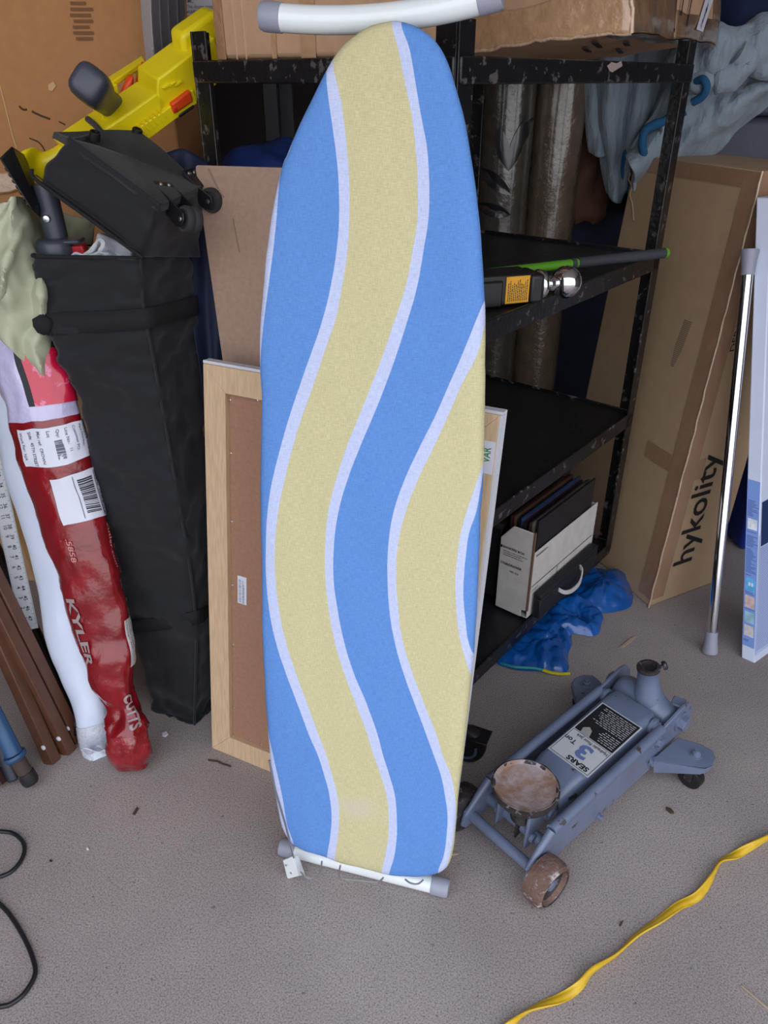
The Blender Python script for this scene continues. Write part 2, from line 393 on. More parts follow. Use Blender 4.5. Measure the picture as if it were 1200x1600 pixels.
# ------------------------------------------------------------------ ironing board
yaw = math.radians(-12.5); ln = math.radians(10.4)
bu = V3((math.cos(yaw), math.sin(yaw), 0)); bk = V3((-bu.y, bu.x, 0)); bv = bk*math.sin(ln)+V3((0, 0, 1))*math.cos(ln)
BO = V3((-.03, .955, .03)); BM = frame(BO, bu, bv); bn = bu.cross(bv)
def bpx(px, py):
    p = BM.inverted()@onplane(px, py, BO, bn); return p.x, p.y
board = thing('ironing_board', 'ironing board standing on end with blue, yellow and white wavy striped cover', 'ironing board', BM)
outl = [(610, 28), (575, 38), (545, 58), (525, 78), (510, 100), (494, 130), (480, 160), (466, 190), (455, 215), (445, 240), (436, 262), (421, 330), (412, 400), (405, 480), (402, 550),
        (404, 640), (405, 760), (405, 880), (407, 1000), (412, 1090), (418, 1170), (427, 1240), (436, 1287), (450, 1318), (475, 1335), (505, 1344), (550, 1358), (600, 1370), (640, 1375), (668, 1374),
        (690, 1366), (702, 1350), (709, 1320), (714, 1270), (721, 1200), (732, 1100), (740, 1000), (746, 900), (751, 780), (755, 680), (757, 590), (757, 500), (752, 410),
        (746, 325), (737, 255), (729, 205), (719, 160), (706, 115), (693, 84), (676, 60), (655, 42), (635, 32)]
ol = [V3((*bpx(*p), 0)) for p in outl]
ol = closed_catmull(ol, 260)
cx0 = -.022
def inset(p, d):
    c = V3((cx0+.0, min(max(p.y, .22), 1.34), 0)); v = c-p
    return p+v.normalized()*min(d, v.length)
rings = []
NR = 16
for k in range(NR+1):
    ring = []
    for p in ol:
        c = V3((cx0, min(max(p.y, .22), 1.34), 0)); t = 1-k/NR
        q = inset(p, .012).lerp(c, 1-t) if k else inset(p, .010)
        z = 0 if k > 1 else (-.0015 if k == 0 else 0)
        ring.append(V3((q.x, q.y, z)))
    rings.append(ring)
outer = []
for d, z in ((.0035, -.0045), (0, -.011), (0, -.018), (.003, -.024), (.03, -.026), (.031, -.024)):
    outer.append([V3((inset(p, d).x, inset(p, d).y, z)) for p in ol])
loops = outer[::-1]+rings
def stripe_mat():
    m = bpy.data.materials.new('striped_cotton_cover'); m.use_nodes = True; N = m.node_tree.nodes; L = m.node_tree.links; b = N['Principled BSDF']
    t = N.new('ShaderNodeTexCoord'); s = N.new('ShaderNodeSeparateXYZ'); L.new(t.outputs['Object'], s.inputs[0])
    v = N.new('ShaderNodeMath'); v.operation = 'DIVIDE'; v.inputs[1].default_value = 1.5; L.new(s.outputs['Y'], v.inputs[0])
    u = N.new('ShaderNodeMath'); u.operation = 'MULTIPLY_ADD'; u.inputs[1].default_value = 1; u.inputs[2].default_value = .5; L.new(s.outputs['X'], u.inputs[0])
    blue, yel, wh = lin((93, 138, 202)), lin((196, 188, 145)), lin((188, 196, 226))
    A = [(34, 492, 506), (77, 505.5, 514.5), (115, 508.5, 522.5), (153, 513, 532), (192, 518.5, 537.6), (230, 524, 542), (268, 528, 545), (307, 530, 546.5), (345, 530, 545.7), (383, 527, 544), (450, 516, 534), (500, 504, 524), (550, 487, 507),
         (600, 469, 490), (650, 452, 472), (700, 438, 457), (750, 426, 445), (800, 418, 435), (850, 415, 430), (900, 415, 430), (950, 420, 436), (1000, 430, 446), (1050, 446, 462), (1100, 465, 480), (1150, 484, 499), (1180, 497, 510), (1212, 506.7, 519), (1243, 514.6, 527), (1275, 518, 530), (1306, 516, 528), (1345, 510, 523)]
    B = [(30, 611, 625), (77, 622, 640), (115, 630, 647), (153, 638, 653), (192, 645, 660), (230, 649, 667), (268, 652, 670), (307, 653, 671), (345, 652, 669), (383, 646, 663), (450, 633, 651), (500, 617, 637), (550, 600, 621), (600, 581, 603), (650, 561, 583), (700, 541, 562), (750, 525, 543),
         (800, 513, 529), (850, 508, 522), (900, 508, 521), (950, 513, 527), (1000, 522, 537), (1050, 537, 552), (1100, 556, 573), (1150, 575, 591), (1180, 584, 598.5), (1212, 595, 608.6), (1243, 604, 617), (1275, 607, 620), (1306, 606.7, 620), (1338, 601.7, 616), (1370, 595, 607)]
    Cc = [(430, 772, 786), (480, 752, 768), (500, 744, 759), (550, 724, 747), (600, 702, 722), (650, 680, 700), (700, 655, 677), (750, 632, 653), (800, 615, 634), (850, 607, 622), (900, 605, 619), (950, 608, 622), (1000, 616, 629), (1050, 630, 644), (1100, 648, 663), (1150, 667, 683), (1180, 678, 692), (1212, 689, 704.6), (1243, 695, 710), (1275, 699, 711.6), (1306, 697.6, 709), (1338, 693, 703), (1360, 685, 697)]
    D = [(690, 768, 778), (733, 752, 756), (767, 740, 750), (800, 729, 744), (833, 720, 733), (867, 715, 728), (900, 712, 725), (933, 712, 724), (967, 714, 727), (1000, 719, 731), (1033, 728, 741), (1060, 736, 747), (1090, 752, 755)]
    E_ = [(230, 440, 452), (262, 430, 437), (297, 426, 434), (355, 418, 430), (412, 412, 423.6), (470, 407, 416), (527, 401, 409), (570, 396, 405), (620, 390, 400), (1080, 396, 405), (1120, 403, 411), (1180, 413, 426), (1243, 426, 441), (1290, 437, 449), (1320, 443, 458)]
    colr = None
    def bound(pts):
        q = sorted([(bpx(x, y)[1]/1.5, bpx(x, y)[0]+.5) for y, x in pts]); fc = N.new('ShaderNodeFloatCurve'); cv = fc.mapping.curves[0]
        fc.mapping.use_clip = True
        cv.points[0].location = (0, q[0][1]); cv.points[1].location = (1, q[-1][1])
        for a, bb in q:
            if .001 < a < .999: cv.points.new(a, bb)
        fc.mapping.update(); L.new(v.outputs[0], fc.inputs['Value'])
        g = N.new('ShaderNodeMath'); g.operation = 'GREATER_THAN'; L.new(u.outputs[0], g.inputs[0]); L.new(fc.outputs[0], g.inputs[1]); return g.outputs[0]
    cur = yel
    for pts, cl in (([(y, a) for y, a, c in E_], wh), ([(y, c) for y, a, c in E_], blue), ([(y, a) for y, a, c in A], wh), ([(y, c) for y, a, c in A], yel), ([(y, a) for y, a, c in B], wh), ([(y, c) for y, a, c in B], blue),
                    ([(y, a) for y, a, c in Cc], wh), ([(y, c) for y, a, c in Cc], yel), ([(y, a) for y, a, c in D], wh), ([(y, c) for y, a, c in D], blue)):
        x = N.new('ShaderNodeMix'); x.data_type = 'RGBA'; L.new(bound(pts), x.inputs[0])
        if isinstance(cur, tuple): x.inputs[6].default_value = cur
        else: L.new(cur, x.inputs[6])
        x.inputs[7].default_value = cl; cur = x.outputs[2]
    # weave
    def wv(scale):
        mp = N.new('ShaderNodeMapping'); mp.inputs['Scale'].default_value = scale; L.new(t.outputs['Object'], mp.inputs[0])
        n = N.new('ShaderNodeTexNoise'); n.inputs['Scale'].default_value = 1; n.inputs['Detail'].default_value = 3; L.new(mp.outputs[0], n.inputs[0]); return n.outputs[0]
    ad = N.new('ShaderNodeMath'); ad.operation = 'ADD'; L.new(wv((900, 90, 1)), ad.inputs[0]); L.new(wv((90, 900, 1)), ad.inputs[1])
    r = N.new('ShaderNodeMapRange'); r.inputs[1].default_value = .75; r.inputs[2].default_value = 1.25; r.inputs[3].default_value = .86; r.inputs[4].default_value = 1.1; L.new(ad.outputs[0], r.inputs[0])
    sc_ = N.new('ShaderNodeVectorMath'); sc_.operation = 'SCALE'; L.new(cur, sc_.inputs[0]); L.new(r.outputs[0], sc_.inputs[3])
    # pale worn patch near the foot
    px_, py_ = bpx(557, 1262)
    ds = N.new('ShaderNodeVectorMath'); ds.operation = 'DISTANCE'; mp = N.new('ShaderNodeMapping'); mp.inputs['Location'].default_value = (-px_*1.0, -py_*1.6, 0); mp.inputs['Scale'].default_value = (1, 1.6, 1)
    L.new(t.outputs['Object'], mp.inputs[0]); L.new(mp.outputs[0], ds.inputs[0])
    nn = N.new('ShaderNodeTexNoise'); nn.inputs['Scale'].default_value = 30; L.new(t.outputs['Object'], nn.inputs[0])
    a2 = N.new('ShaderNodeMath'); a2.operation = 'MULTIPLY_ADD'; a2.inputs[1].default_value = .04; L.new(nn.outputs[0], a2.inputs[0]); L.new(ds.outputs[1], a2.inputs[2])
    r2 = N.new('ShaderNodeMapRange'); r2.inputs[1].default_value = .035; r2.inputs[2].default_value = .07; r2.inputs[3].default_value = .42; r2.inputs[4].default_value = 0; L.new(a2.outputs[0], r2.inputs[0])
    x = N.new('ShaderNodeMix'); x.data_type = 'RGBA'; L.new(r2.outputs[0], x.inputs[0]); L.new(sc_.outputs[0], x.inputs[6]); x.inputs[7].default_value = lin((196, 188, 176))
    L.new(x.outputs[2], b.inputs['Base Color']); b.inputs['Roughness'].default_value = .85; b.inputs['Specular IOR Level'].default_value = .25
    bp = N.new('ShaderNodeBump'); bp.inputs['Strength'].default_value = .25; bp.inputs['Distance'].default_value = .001; L.new(ad.outputs[0], bp.inputs['Height'])
    n3 = wv((26, 9, 1)); bp2 = N.new('ShaderNodeBump'); bp2.inputs['Strength'].default_value = .35; bp2.inputs['Distance'].default_value = .006; L.new(n3, bp2.inputs['Height']); L.new(bp.outputs[0], bp2.inputs['Normal'])
    L.new(bp2.outputs[0], b.inputs['Normal']); return m
mb = MB(); mb.loft([[BM@p for p in l] for l in loops], caps=(0, 0))
obj('cover', mb, stripe_mat(), board, smooth=80, wr=[(.0025, (14, 7, 14), 3), (.0012, (40, 25, 40), 9)])
back = [[V3((inset(p, .022).x, inset(p, .022).y, z)) for p in ol] for z in (-.008, -.028)]
obj('top_plate', MB().loft([[BM@p for p in l] for l in back]), m_white_paint, board)
def bent(a, b, c, n=14): return [a*(1-t)**2+b*2*t*(1-t)+c*t*t for t in [k/n for k in range(n+1)]]
# feet
tl, tm, tr = at(430, 27, 1.31), at(600, 44, 1.275), at(760, -3, 1.235)
top_path = bent(tl, tm, tr, 20)
legs = thing  # (keeps the naming of parts readable)
fb = obj('foot_bar', MB().tube(top_path, .0182, 20), m_white_paint, board)
dl = (tl-top_path[1]).normalized(); dr = (tr-top_path[-2]).normalized()
def capm(p, d, L_=.034, r=.0196):
    A = frame(p-d*.012, V3((0, 0, 1)) if abs(d.z) < .9 else V3((1, 0, 0)), d.cross(V3((0, 0, 1)))); 
    x = (V3((0, 0, 1))-d*d.z).normalized(); y = d.cross(x); A = Matrix((x, y, d)).transposed().to_4x4(); A.translation = p-d*.012
    return MB().lathe([(r-.004, 0), (r, .002), (r, L_-.006), (r-.002, L_-.001), (r-.006, L_)], A, 24)
obj('end_cap', capm(tl, dl), m_grey_plastic, fb); obj('end_cap', capm(tr, dr), m_grey_plastic, fb)
bl_, br_ = gr(452, 1334, .020), gr(683, 1384, .020)
bl2 = bl_+bk*.012; br2 = br_+bk*.0
fb2 = obj('foot_bar', MB().tube([bl2.lerp(br2, k/6) for k in range(7)], .0165, 20), m_white_paint, board)
obj('end_cap', capm(bl2, (bl2-br2).normalized(), .036, .0185), m_grey_plastic, fb2); obj('end_cap', capm(br2, (br2-bl2).normalized(), .036, .0185), m_grey_plastic, fb2)
def BP(x, y, z): return BM@V3((x, y, z))
mid_t = top_path[10]; mid_b = bl2.lerp(br2, .5)
for s in (-1, 1):
    obj('leg_tube', MB().tube([mid_t+bu*.012*s, BP(cx0+.03*s, 1.30, -.055), BP(cx0+.05*s, .75, -.06), BP(cx0+.08*s, .35, -.045)], .0105, 12), m_white_paint, board)
    obj('leg_tube', MB().tube([mid_b+bu*.03*s, BP(cx0+.02*s, .12, -.05), BP(cx0+.018*s, .6, -.08), BP(cx0+.015*s, 1.0, -.05)], .0105, 12), m_white_paint, board)
# iron rest at the left foot
obj('iron_rest_strap', MB().tube([at(421, 1188, .99), at(429, 1230, .985), at(446, 1288, .98), at(459, 1340, .975)], .0022, 8), m_metal, board)
y0 = .985
q = [at(442, 1345, y0), at(457, 1339, y0-.012), at(467, 1369, y0-.012), at(449, 1374, y0)]
q2 = [at(457, 1339, y0-.012), at(466, 1337, y0+.004), at(477, 1368, y0+.004), at(467, 1369, y0-.012)]
mb = MB().prism(q, V3((0, .002, 0))); mb.prism(q2, V3((0, .002, 0))); br = obj('iron_rest_bracket', mb, m_white_paint, board, bevel=.0008)
for p in ((447, 1352), (455, 1364)): obj('screw', MB().lathe([(.0022, 0), (.0018, .001), (.0003, .0013)], frame(at(*p, y0-.006), bu, V3((0, 0, 1))), 12), m_metal, br)
for pts, Y in (([(503, 1346), (500, 1362), (490, 1372), (478, 1371), (470, 1362)], .965), ([(532, 1352), (531, 1371), (560, 1375), (589, 1378), (599, 1371)], .95), ([(633, 1374), (642, 1380), (653, 1381), (661, 1375)], .935)):
    c = catmull([at(x, y, Y) for x, y in pts], 16); obj('wire_loop', MB().tube([V3((p.x, p.y, max(p.z, .004))) for p in c], .0017, 8), m_metal, board)

# ------------------------------------------------------------------ framed canvas leaning behind the board
fO = gr(332, 1168)
fx = V3((math.cos(-.457), math.sin(-.457), 0)); fy = V3((-fx.y, fx.x, 0))*math.sin(.146)+V3((0, 0, 1))*math.cos(.146)
FM = frame(fO, fx, fy); FW, FH, T = .607, .926, .02
FM.translation = FM.translation-FM.to_3x3()@V3((0, 0, T))
fr = thing('framed_canvas', 'large wood-framed canvas seen from its brown hardboard back, leaning behind the ironing board', 'canvas', FM)
w_ = .052
def member(pts): return MB().prism([FM@V3((*p, .002)) for p in pts], FM.to_3x3()@V3((0, 0, T)))
for pts in ([(0, 0), (w_, w_), (w_, FH-w_), (0, FH)], [(FW, 0), (FW, FH), (FW-w_, FH-w_), (FW-w_, w_)], [(0, FH), (w_, FH-w_), (FW-w_, FH-w_), (FW, FH)], [(0, 0), (FW, 0), (FW-w_, w_), (w_, w_)]):
    obj('frame_bar', member(pts), m_wood, fr, bevel=.0012)
obj('canvas_face', MB().box(FM, (-.004, -.002, -.004), (FW+.005, FH+.006, .0015)), m_canvas, fr, bevel=.001)
obj('canvas_edge', MB().box(FM, (-.002, FH+.0005, .0015), (FW+.005, FH+.006, T-.001)), m_canvas, fr)
obj('canvas_edge', MB().box(FM, (FW+.0005, 0, .0015), (FW+.005, FH, T+.001)), m_canvas, fr)
bp_ = obj('backing_panel', MB().box(FM, (w_-.003, w_-.003, .004), (FW-w_+.003, FH-w_+.003, .010)), m_fibre_dark, fr)
for p in [(w_+.004, y) for y in (.13, .30, .45, .60, .75, .86)]+[(x, FH-w_-.004) for x in (.12, .3, .5)]+[(x, w_+.004) for x in (.1, .13, .3)]:
    obj('tack', MB().lathe([(.0032, 0), (.0025, .0015), (.0005, .002)], FM@Matrix.Translation((p[0], p[1], .010)), 10), m_metal, bp_)
T0 = FM@Matrix.Translation((0, 0, 0))
def fpx(px, py, z=.011):
    n = FM.to_3x3()@V3((0, 0, 1)); p = FM.inverted()@onplane(px, py, FM@V3((0, 0, z)), n); return p
a, b = fpx(371, 899), fpx(385, 946)
st = obj('barcode_sticker', MB().box(FM, (a.x, b.y, .0102), (b.x, a.y, .0108)), m_label, fr, label='small white barcode sticker')
mbp = MB(); TT = FM@Matrix.Translation((0, 0, .0112)); nb = 18
for k in range(nb):
    yy = b.y+.004+(a.y-b.y-.01)*k/nb; rect(mbp, TT, a.x+.003, yy, a.x+.0095, yy+random.choice((.0008, .0014)))
mbp2 = Matrix.Translation((0, 0, 0)); 
print_lines(mbp, TT@Matrix.Translation((a.x+.012, b.y+.002, 0))@Matrix.Rotation(PI/2, 4, 'Z')@Matrix.Translation((0, -.006, 0)), 0, 0, a.y-b.y-.006, .006, 2, .5, .005)
obj('barcode_print', mbp, m_ink_grey, st)
a = fpx(753, 687, T+.003); b = fpx(768, 742, T+.003)
st = obj('paper_tag', MB().box(FM, (b.x-.060, b.y, T+.0025), (b.x, a.y, T+.0032)), m_label, fr, label='white paper tag with green handwriting')
mbp = MB(); TT = FM@Matrix.Translation((b.x-.012, b.y+.02, T+.0036))@Matrix.Rotation(PI/2, 4, 'Z')
text_on(mbp, 'VAR', TT, .02, .01, sx=.7); obj('green_handwriting', mbp, m_green_ink, st)

# hardboard sheet
hTL, hTR, hBL = at(305, 258, 1.60), at(470, 263, 1.49), V3((-.262, 1.355, 0.0))
HM = frame(hBL, hTR-hTL, hTL-hBL); hi = HM.inverted()
a, b, c = hi@hTL, hi@hTR, V3((.24, 0, 0)); hb = MB(); cr = []
for p, q, r_ in ((V3((0, 0, 0)), c, b), (c, b, a), (b, a, V3((0, 0, 0))), (a, V3((0, 0, 0)), c)):
    u1, u2 = (p-q).normalized()*.008, (r_-q).normalized()*.008
    cr += [HM@(q+u1*(1-t)**2+u2*t*t) for t in (0, .25, .5, .75, 1)]
nn_ = HM.to_3x3()@V3((0, 0, 1))
hb.prism([p-nn_*.006 for p in cr], nn_*.006)
o = obj('hardboard_sheet', hb, m_fibre, M=HM); 
for pts, w_k in (([(326, 264), (335, 282), (344, 300), (350, 308)], .0016), ([(364, 342), (368, 362), (371, 380), (374, 394)], .0013)):
    mbs_ = MB(); mbs_.tube(catmull([onplane(x, y, hTL+nn_*.0005, nn_) for x, y in pts], 12), w_k, 6); sc_o = obj('scuff_mark', mbs_, mat('dark_scuff_mark', (140, 114, 98), rough=.9), o)
tag(o, 'plain brown hardboard sheet with rounded corners, between the black bag and the ironing board', 'board')

# ------------------------------------------------------------------ canopy bag
bag = thing('canopy_bag', 'tall black wheeled canopy bag standing upright with its top folded open', 'bag', (-.5, 1.5, 0))
secs = [  # z, front-left, front-right (near), back-right
    (0.0, V3((-.590, 1.462, 0)), V3((-.470, 1.405, 0)), V3((-.41, 1.56, 0))),
    (.03, V3((-.597, 1.456, .03)), V3((-.466, 1.400, .03)), V3((-.405, 1.56, .03))),
    (.20, at(205, 1000, 1.455), at(308, 985, 1.405), V3((-.40, 1.56, .22))),
    (.40, at(178, 890, 1.455), at(298, 880, 1.40), V3((-.395, 1.57, .43))),
    (.57, at(150, 800, 1.46), at(284, 800, 1.405), V3((-.392, 1.58, .59))),
    (.74, at(132, 700, 1.465), at(265, 690, 1.42), V3((-.39, 1.59, .75))),
    (.86, at(110, 612, 1.47), at(247, 590, 1.43), V3((-.388, 1.60, .88))),
    (.93, at(84, 556, 1.47), at(238, 540, 1.43), V3((-.386, 1.60, .94))),
    (1.0, at(66, 500, 1.475), at(228, 490, 1.435), V3((-.385, 1.605, 1.0))),
    (1.06, at(52, 450, 1.48), at(224, 445, 1.44), V3((-.383, 1.61, 1.06))),
    (1.11, at(44, 402, 1.485), at(222, 405, 1.44), V3((-.38, 1.61, 1.11)))]
loops = []
for z, a, b, c in secs:
    d = a+(c-b)*.9; loops.append(rq([a, b, c, d], .11, 14))
L = iloops(loops, 110)
obj('bag_body', MB().loft(L, caps=(1, 0)), m_bag, bag, smooth=80, wr=[(.011, (7, 7, 14), 1), (.009, (16, 16, 34), 5), (.004, (50, 50, 80), 8)], solid=.003, off=-1)
# zipped rim and yellow lining
rim = [p+V3((0, 0, .002)) for p in L[-1]]
obj('zipper_rim', MB().tube(rim[:26]+[], .0035, 8), m_web, bag)
inner = [p.lerp(sum(rim, V3())/len(rim), .10)-V3((0, 0, .004)) for p in rim]
inner2 = [p.lerp(sum(rim, V3())/len(rim), .25)-V3((0, 0, .05)) for p in inner]
obj('yellow_lining', MB().loft([inner2, inner], caps=(1, 0)), mat('yellow_lining_fabric', (196, 176, 60), rough=.7, bump=.4, bscale=60), bag)
obj('corner_seam', MB().tube([l[20]+(l[20]-sum(l, V3())/len(l)).normalized()*.001 for l in L[2:]], .0035, 6), m_bag, bag)
# webbing strap
lo_, hi_ = [], []
ci = min(range(len(L)), key=lambda k: abs(L[k][0].z-.965)); cj = min(range(len(L)), key=lambda k: abs(L[k][0].z-1.005))
def grow(l, d):
    c = sum(l, V3())/len(l); return [p+V3(((p-c).x, (p-c).y, 0)).normalized()*d for p in l]
sl = [grow(L[ci], .004), grow(L[cj], .004)]
sl = [sl[0], [a.lerp(b, .5) for a, b in zip(*sl)], sl[1]]
obj('webbing_strap', MB().loft([sl[0], sl[2]], caps=(0, 0)), m_web, bag, solid=.0025, off=1, smooth=25)
c0 = at(68, 505, 1.465)
obj('strap_knot', MB().loft([circle(c0+V3((0, 0, dz)), V3((1, 0, 0)), V3((0, 1, 0)), r_, r_*.8, 16) for dz, r_ in ((-.022, .004), (-.016, .013), (-.004, .016), (.008, .015), (.017, .010), (.022, .003))]), m_web, bag, smooth=80, wr=[(.008, 60, 3)])
ck = min(range(len(L)), key=lambda k: abs(L[k][0].z-.245)); cl_ = min(range(len(L)), key=lambda k: abs(L[k][0].z-.275))
obj('base_strap', MB().loft([grow(L[ck], .005), grow(L[cl_], .005)], caps=(0, 0)), m_web, bag, solid=.002)
# folded-over end flap
P1, P2, P3, P4, P5 = at(108, 218, 1.50), at(250, 322, 1.41), at(316, 290, 1.585), at(216, 204, 1.66), at(84, 206, 1.60)
Q1, Q2, Q3, Q4 = at(58, 282, 1.49), at(221, 402, 1.435), at(318, 402, 1.60), V3((-.57, 1.66, 1.15))
mb = MB()
def quadpatch(a, b, c, d, nu=14, nv=14): mb.grid(lambda u, v: a.lerp(b, u).lerp(d.lerp(c, u), v), nu, nv)
bot = rq([Q1, Q2, Q3, Q4], .10, 14); m1 = rq([at(72, 250, 1.485), at(236, 362, 1.415), at(318, 345, 1.59), V3((-.58, 1.66, 1.22))], .10, 14)
top = rq([P1, P2, P3, P4.lerp(P5, .5)], .07, 14); topc = [p.lerp((P1+P2+P3+P4)/4, .02)+V3((0, 0, .002)) for p in top]
Lf = iloops([bot, m1, top], 26)
fl = obj('end_flap', MB().loft(Lf, caps=(0, 0)), m_bag, bag, smooth=80, wr=[(.009, (9, 9, 14), 2), (.004, (30, 30, 40), 6)], solid=.004, off=-1)
# end panel on top with seam
nrm = (P2-P1).cross(P4-P1).normalized()
pan = [P1, P1.lerp(P2, .5)+V3((0, 0, .004)), P2, P3, P3.lerp(P4, .5), P4, P4.lerp(P5, .5), P5]
ctr = sum(pan, V3())/8
def disc(poly, c, rr): return [[c.lerp(p, f) for p in poly] for f in rr]
pl_ = closed_catmull(pan, 64)
pl_ = [p for k in range(8) for p in [pan[k].lerp(pan[(k+1) % 8], t/8) for t in range(8)]]
lp = disc(pl_, ctr, [.02, .2, .4, .6, .8, .95, 1.0, 1.012])
lp[-1] = [p-nrm*.012 for p in lp[-1]]
obj('end_panel', MB().loft(lp, caps=(1, 0)), m_bag, bag, smooth=60, wr=[(.004, (12, 12, 12), 4)], solid=.003)
obj('seam_piping', MB().tube([P1.lerp(P2, k/14)+nrm*.003+V3((0, 0, -.001)) for k in range(15)], .0035, 8), m_bag, bag)
obj('zipper', MB().tube(catmull([Q1+V3((-.006, 0, .018)), Q1+V3((.004, -.008, 0)), Q1.lerp(Q2, .5)+V3((0, -.008, .004)), Q2+V3((.004, -.006, 0))], 30), .0038, 8), m_web, bag)
obj('zipper', MB().tube([p+V3((0, -.002, .010)) for p in catmull([Q1+V3((.004, -.008, 0)), Q1.lerp(Q2, .5)+V3((0, -.008, .004)), Q2+V3((.004, -.006, 0))], 30)], .0012, 6), m_web, bag)
for px, py in ((147, 214), (213, 209)):
    c = onplane(px, py+4, ctr, nrm); A = frame(c, (P2-P1), nrm.cross(P2-P1))
    obj('rubber_foot', MB().lathe([(.011, 0), (.0095, .014), (.0085, .015), (.006, .015), (.005, .008), (.001, .008)], A, 20), m_plastic_black, bag)
def bag_wheel(px, py, s, wx, wy):   # bracket at px,py ; wheel centre at wx,wy
    c = onplane(px, py, ctr, nrm)+nrm*.003; w = at(wx, wy, c.y-.085*s)
    d = (w-c).normalized(); side = nrm.cross(d).normalized(); k_ = None
    mb = MB(); hw = .017
    pl = [c-d*.012-side*hw, c-d*.012+side*hw, c+d*.03+side*hw, c+d*.03-side*hw]
    mb.prism(pl, nrm*.003)
    for sg in (-1, 1):
        o_ = side*hw*sg
        pts = [c+o_-d*.012, c+o_+d*.03+nrm*.006, w+o_+nrm*.013+d*.004, w+o_+nrm*.004+d*.011, w+o_-nrm*.008+d*.009, w+o_-nrm*.020-d*.006, c+o_+d*.022-nrm*.020]
        mb.prism(pts, side*.0025*sg)
    b = obj('wheel_bracket', mb, m_plastic_black, bag, bevel=.0012)
    A = Matrix((d, nrm, side)).transposed().to_4x4(); A = frame(w, d, side.cross(d)); 
    obj('wheel', MB().lathe([(.006, -.010), (.015, -.010), (.017, -.014), (.021, -.0145), (.023, -.010), (.0225, -.003), (.021, 0), (.0225, .003), (.023, .010), (.021, .0145), (.017, .014), (.015, .010), (.006, .010)], A, 28), mat('grey_black_rubber', (48, 46, 48), rough=.75), b)
    for sg in (-1, 1): obj('rivet', MB().lathe([(.0045, 0), (.004, .0015), (.0008, .0022)], Matrix.Translation(side*(hw+.002)*sg)@frame(w, d, side.cross(d)*1) if sg > 0 else Matrix.Translation(side*(hw+.002)*sg)@frame(w, d, -side.cross(d)), 14), m_metal, b)
    for t in (-.006, .010):
        obj('screw_head', MB().lathe([(.004, 0), (.0035, .002), (.0008, .003)], frame(c+side*(t)+nrm*.003-d*.002, d, nrm.cross(d)), 14), m_metal, b)
bag_wheel(256, 294, .9, 297, 343)
bag_wheel(299, 276, .2, 334, 312)

# things poking out of the bag
leg = thing('canopy_frame_leg', 'grey telescoping canopy leg with a red clip sticking out of the black bag', 'canopy frame', at(85, 380, 1.55))
a, b = at(72, 300, 1.56), at(90, 378, 1.56)
obj('tube', MB().tube([a+(a-b)*.15, a, b], .0215, 24), m_toy_dark, leg)
ax = (a-b).normalized(); A = Matrix.Translation(at(86, 384, 1.54))@(V3((0, 0, 1)).rotation_difference(ax).to_matrix().to_4x4())
obj('collar', MB().lathe([(.031, -.06), (.034, -.02), (.0345, .006), (.030, .012), (.024, .013)], A, 28), m_toy_dark, leg, smooth=50)
obj('collar_lip', MB().box(A, (.0, -.02, .004), (.055, .02, .012)), m_toy_dark, leg, bevel=.004)
obj('screw', MB().lathe([(.007, 0), (.006, .003), (.001, .004)], frame(at(73, 342, 1.537), V3((1, 0, 0)), V3((0, 0, 1))), 16), m_metal, leg)
r0 = at(116, 391, 1.545)
obj('red_clip', MB().box(Matrix.Translation(r0)@Matrix.Rotation(-.1, 4, 'Y'), (-.020, -.01, -.016), (.022, .02, .010)), mat('red_plastic', (186, 30, 44), rough=.35), leg, bevel=.004, label='red release clip')
rope = MB(); 
for pts in ([(128, 400), (140, 392), (150, 380), (156, 374), (163, 378), (160, 390), (148, 397), (138, 400)], [(132, 398), (146, 391), (152, 378), (158, 376), (160, 384), (155, 393), (170, 397)], [(110, 402), (118, 396), (126, 398), (134, 402)]):
    rope.tube(catmull([at(x, y, 1.52+.01*math.sin(i)) for i, (x, y) in enumerate(pts)], 30), .0028, 8)
o = obj('white_rope', rope, mat('white_cord', (226, 228, 232), rough=.8, bump=.6, bscale=700), M=at(145, 395, 1.52)); tag(o, 'looped white cord lying in the open top of the black bag', 'rope')
mb = MB(); mb.grid(lambda u, v: at(150+44*u, 404-22*v*(.5+.5*math.sin(u*PI))*1.2+3*u, 1.50+.07*v+.008*math.sin(9*u+5*v)), 20, 12)
o = obj('white_canopy_fabric', mb, mat('white_nylon', (216, 218, 232), rough=.6), M=at(170, 400, 1.52), solid=.003, smooth=70, wr=[(.006, 40, 2)]); tag(o, 'crumpled white fabric inside the open black bag beside the cord', 'fabric')
mb = MB(); mb.box(frame(at(176, 396, 1.545), V3((1, -.3, -.35)), V3((.35, .1, 1))), (-.035, -.02, -.012), (.045, .028, .012))
o = obj('grey_frame_joint', mb, m_toy_grey, M=at(176, 396, 1.545), bevel=.005); tag(o, 'pale grey frame joint behind the white fabric inside the bag', 'canopy frame')

